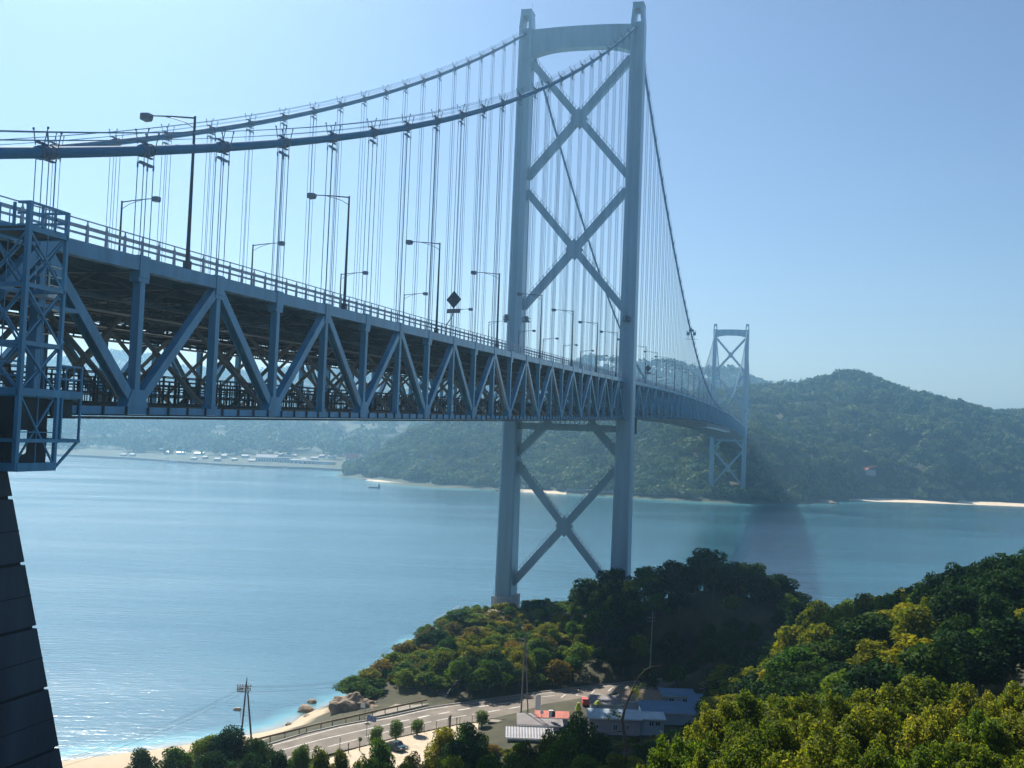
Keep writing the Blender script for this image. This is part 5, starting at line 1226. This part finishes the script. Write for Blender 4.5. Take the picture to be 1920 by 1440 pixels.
# car
CARP = mat('dark_teal_car_paint', (0.03,0.07,0.085), 0.25, 0.1, 1.0, spec=0.8)
p = G(742,1405,5.06); t = empty('parked_car', p, 'dark teal parked car half hidden by a bush in the gravel yard', 'car', None, RZ-.75); m = MB()
prof = [(-2.1,.35),(-2.15,.8),(-1.95,1.0),(-1.2,1.05),(-.75,1.45),(.55,1.47),(1.15,1.0),(1.95,.86),(2.15,.6),(2.1,.3)]
m.prism([(x,-.84,z) for x, z in prof], (0,1.68,0)); body = part('body', m, CARP, t)
m = MB()
m.prism([(-1.12,-.86,1.04),(-.72,-.86,1.40),(.5,-.86,1.41),(1.0,-.86,1.03)], (0,1.72,0)); m.add([(.60,-.70,1.47),(.60,.70,1.47),(1.17,.76,1.03),(1.17,-.76,1.03)], [(0,1,2,3)]); part('windows', m, GLASS_M, t)
for x in (-1.35, 1.35):
    for y in (-.80, .80): m = MB(); m.tube([(x,y-.1,.32),(x,y+.1,.32)], .33, 14); wh = part('wheel', m, BLACK_M, t); m = MB(); m.tube([(x,y-.115,.32),(x,y+.115,.32)], .19, 10); part('rim', m, POLE_GREY, wh)
for y in (-.6,.6): m = MB(); m.box((2.12,y,.68), (.1,.34,.16)); part('headlight', m, WHITE_M, t); m = MB(); m.box((-2.14,y,.82), (.06,.3,.16)); part('tail_light', m, R_RED, t)
for y in (-.93,.93): m = MB(); m.box((.75,y,1.02), (.18,.16,.13)); part('mirror', m, CARP, t)

# ------------------------------------------------------------------ house cluster
BLUE_ROOF = mat('blue_metal_roof', (0.055,0.15,0.27), 0.55, 0.2, 0.5); PALE_ROOF = mat('pale_blue_metal_roof', (0.46,0.54,0.58), 0.5, 0.2, 0.6); BRN_ROOF = mat('brown_tile_roof', (0.20,0.13,0.085), 0.8, 0.2, 0.7); GRY_ROOF = mat('worn_grey_sheet_roof', (0.20,0.18,0.18), 0.8, 0.25, 0.4); RED_ROOF = mat('red_sheet_roof', (0.45,0.10,0.06), 0.7, 0.2, 0.5)
PINK_W = mat('pinkish_wall_paint', (0.52,0.42,0.44), 0.85, 0.12, 0.5); PALE_W = mat('pale_blue_wall_paint', (0.50,0.58,0.64), 0.85, 0.08, 0.5)
def box_house(x0, x1, yroof, yeave, ybase, z, wm, rm, name, label, wins, depth_m=6.0, ridge=None, dz=0.0, yaw=0.0, corr=False):
    """single pitch roof falling towards the viewer; wins = (photo x, photo y, w, h)"""
    p = G((x0+x1)/2, ybase, z); d = depth(p); s = d/F; w_ = (x1-x0)*s; he = (ybase-yeave)*s*1.02
    t = empty(name, p, label, 'house', None, RZ+yaw); m = MB(); m.box((0,depth_m/2,he/2-.6), (w_,depth_m,he+1.2)); part('wall', m, wm, t)
    el = math.asin(min(.5, (CAM[2]-z-he)/d)); rise = max(.3, ((yeave-yroof)*s-depth_m*math.sin(el))/math.cos(el))
    m = MB(); e = .35; m.prism([(-w_/2-e,-e,he),(-w_/2-e,depth_m,he+rise),(-w_/2-e,depth_m+.05,he+rise+.18),(-w_/2-e,-e-.05,he+.18)], (w_+2*e,0,0)); rf = part('roof', m, rm, t)
    m = MB(); nrib = int(w_/.5)
    for k in range(nrib+1):
        q = -w_/2-e+k*(w_+2*e)/nrib; m.beam((q,-e,he+.2), (q,depth_m,he+rise+.2), .07 if not corr else .2, .06)
    part('seams', m, rm if not corr else RAIL_M, rf)
    m = MB(); m.box((0,-e-.1,he+.02), (w_+2*e,.16,.18)); part('gutter', m, WHITE_M, t)
    for (a, b, ww, hh) in wins:
        X = (a-(x0+x1)/2)*s; Z = (ybase-b)*s; m = MB(); m.box((X,-.03,Z), (ww*s,.1,hh*s)); wi = part('window', m, GLASS_M, t); m = MB()
        for q in (-1, 1): m.box((X+q*ww*s/2,-.06,Z), (.10,.14,hh*s+.1)); m.box((X,-.06,Z+q*hh*s/2), (ww*s,.14,.10))
        m.box((X,-.06,Z), (.07,.13,hh*s)); part('frame', m, WHITE_M, wi)
    return t
box_house(1104,1200,1332,1349,1377,6.0,PINK_W,PALE_ROOF,'row_house','long pinkish single storey house with pale metal roof behind the bent tree',[(1117,1364,9,8),(1153,1364,8,11),(1176,1363,5,9)],4.2)
box_house(1199,1244,1337,1350,1378,6.0,PALE_W,PALE_ROOF,'row_house','pale house with two square windows joining the pinkish row house',[(1221,1357,9,8),(1233,1357,9,8)],3.6)
box_house(1206,1302,1318,1338,1356,6.2,PALE_W,BLUE_ROOF,'blue_roof_house','lower wing with wide blue tiled roof behind the pale house',[],8.0)
box_house(1243,1302,1296,1306,1324,6.6,PALE_W,BLUE_ROOF,'upper_house','two windowed upper storey house in pale blue with blue roof, at the back',[(1259,1313,9,7),(1284,1314,9,7)],5.0)
box_house(1297,1338,1303,1326,1340,6.6,PALE_W,BLUE_ROOF,'blue_roof_house','dark blue roofed wing at the right end beside the short dark pole',[],6.0)
box_house(1166,1241,1294,1316,1330,6.4,PALE_W,BRN_ROOF,'brown_roof_house','house with brown tiled roof streaked by sun left of the upper storey',[],8.0)
box_house(1108,1166,1306,1321,1332,6.2,PALE_W,GRY_ROOF,'grey_roof_house','low grey brown roofed house behind the pinkish row house',[],6.0)
box_house(1006,1064,1335,1347,1362,5.6,PALE_W,RED_ROOF,'red_roof_house','house with rusty red roof beside the white banner',[],3.6)
box_house(972,1052,1342,1361,1376,5.3,PINK_W,GRY_ROOF,'grey_roof_house','wide worn grey sheet roof left of the tall green tree',[],7.0)
box_house(981,1000,1357,1367,1376,5.2,PALE_W,RED_ROOF,'red_shed','little bright red roof tucked below the grey sheet roof',[],2.0)
box_house(952,1034,1366,1386,1400,5.0,PALE_W,GRY_ROOF,'striped_shed','shed with white and grey striped corrugated roof at the front',[],6.0,corr=True)
p = G(1008,1342,5.6); s = depth(p)/F; t = empty('banner_sign', p, 'tall white vertical banner sign beside the red roof', 'sign', None, RZ); m = MB(); m.tube([(0,.1,-.3),(0,.1,46*s)], .06, 6); part('post', m, POLE_GREY, t); m = MB(); m.box((0,0,19*s), (1.05,.12,37*s)); m.prism([(-.52,-.06,37.5*s),(.52,-.06,37.5*s),(.52,-.06,40*s)], (0,.12,0)); part('panel', m, WHITE_M, t)
p = G(1033,1338,8.6); t = empty('roof_vent', p, 'cream roof vent box with a dark round cowl on the red roof', 'vent', None, RZ); m = MB(); m.box((0,0,0), (.8,.6,1.3)); part('box', m, WHITE_M, t); m = MB(); m.tube([(.5,-.3,-.5),(.5,-.3,.6)], .34, 10); part('cowl', m, WOOD_M, t)
p = G(1016,1338,8.6); t = empty('round_sign', p, 'small round pale sign above the red roof', 'sign', None, RZ); m = MB(); m.tube([(0,0,.3),(0,.1,.3)], .36, 14); part('disc', m, WHITE_M, t); m = MB(); m.tube([(0,.05,-.7),(0,.05,.3)], .05, 6); part('post', m, POLE_GREY, t)
RED_P = mat('bright_red_cloth', (0.62,0.07,0.06), 0.6, 0.08, 1.0); YEL_P = mat('lime_yellow_cloth', (0.45,0.50,0.04), 0.7, 0.1, 1.0)
p = G(1099,1322,6.0); s = depth(p)/F; t = empty('red_stall', p, 'bright red box awning stall by the road', 'stall', None, RZ); m = MB(); m.box((0,0,7*s), (15.5*s,1.6,11*s)); m.prism([(-8*s,-1.3,8*s),(-8*s,.9,8*s),(-8*s,.9,13.4*s)], (16*s,0,0)); part('awning', m, RED_P, t); m = MB()
for q in (-1, 1): m.box((q*6.5*s,-1.0,2*s), (.1,.1,6*s))
part('post', m, POLE_M, t)
for (x, yb, w_, h_, lab) in ((1084,1333,13,15,'lime yellow upright parasol folded beside the red stall'),(1120,1334,17,5,'lime yellow flat canopy before the pinkish row house')):
    p = G(x, yb, 6.0); s = depth(p)/F; t = empty('parasol', p, lab, 'parasol', 'lime yellow canopies', RZ); m = MB(); n = 10; W2 = w_*s/2; top = h_*s+(0 if h_ > 10 else 1.6); low_ = (2*s if h_ > 10 else 1.5)
    for k in range(n):
        a0, a1 = 2*math.pi*k/n, 2*math.pi*(k+1)/n; m.add([(W2*math.cos(a0),W2*math.sin(a0),low_),(W2*math.cos(a1),W2*math.sin(a1),low_),(W2*.35*math.cos(a1),W2*.35*math.sin(a1),top),(W2*.35*math.cos(a0),W2*.35*math.sin(a0),top)], [(0,1,2,3)])
    m.tube([(0,0,top-.02),(0,0,top+.02)], W2*.36, 10); part('canopy', m, YEL_P, t); m = MB(); m.tube([(0,0,-.3),(0,0,top)], .06, 6); part('pole', m, POLE_M, t)
# railings and mast by the tower foot
p = G(925,1128,10.0); t = empty('anemometer_mast', p, 'thin weather mast on the bare knoll left of the tower foot', 'mast'); m = MB(); m.tube([(0,0,-1),(0,0,3.6)], .05, 5); m.box((0,0,3.3), (.5,.1,.1)); part('pole', m, POLE_M, t)
A = G(814,1169,8.2); B = G(862,1141,9.0); t = empty('path_railing', A, 'pale path railing on the grassy nose of the headland', 'railing'); m = MB(); L = np.linalg.norm(B-A)
for k in range(13): q = (B-A)*k/12; m.beam(q+(0,0,-.8), q+(0,0,1.0), .09, .09, up=(1,0,0))
m.beam((0,0,1.0), B-A+(0,0,1.0), .09, .09); m.beam((0,0,.5), B-A+(0,0,.5), .06, .06); part('rails', m, RAIL_M, t)

# ------------------------------------------------------------------ haze
hz = MB(); hz.box((1000, 0, 110), (26500, 27000, 250))
hm = bpy.data.materials.new('haze'); hm.use_nodes = True; N = hm.node_tree.nodes; N.remove(N['Principled BSDF'])
pv = N.new('ShaderNodeVolumePrincipled'); pv.inputs['Color'].default_value = (0.42, 0.74, 1.0, 1); pv.inputs['Density'].default_value = HAZE_DENSITY; pv.inputs['Anisotropy'].default_value = 0.82
hm.node_tree.links.new(pv.outputs[0], N['Material Output'].inputs['Volume'])
o = hz.build('haze', hm); o['kind'] = 'stuff'
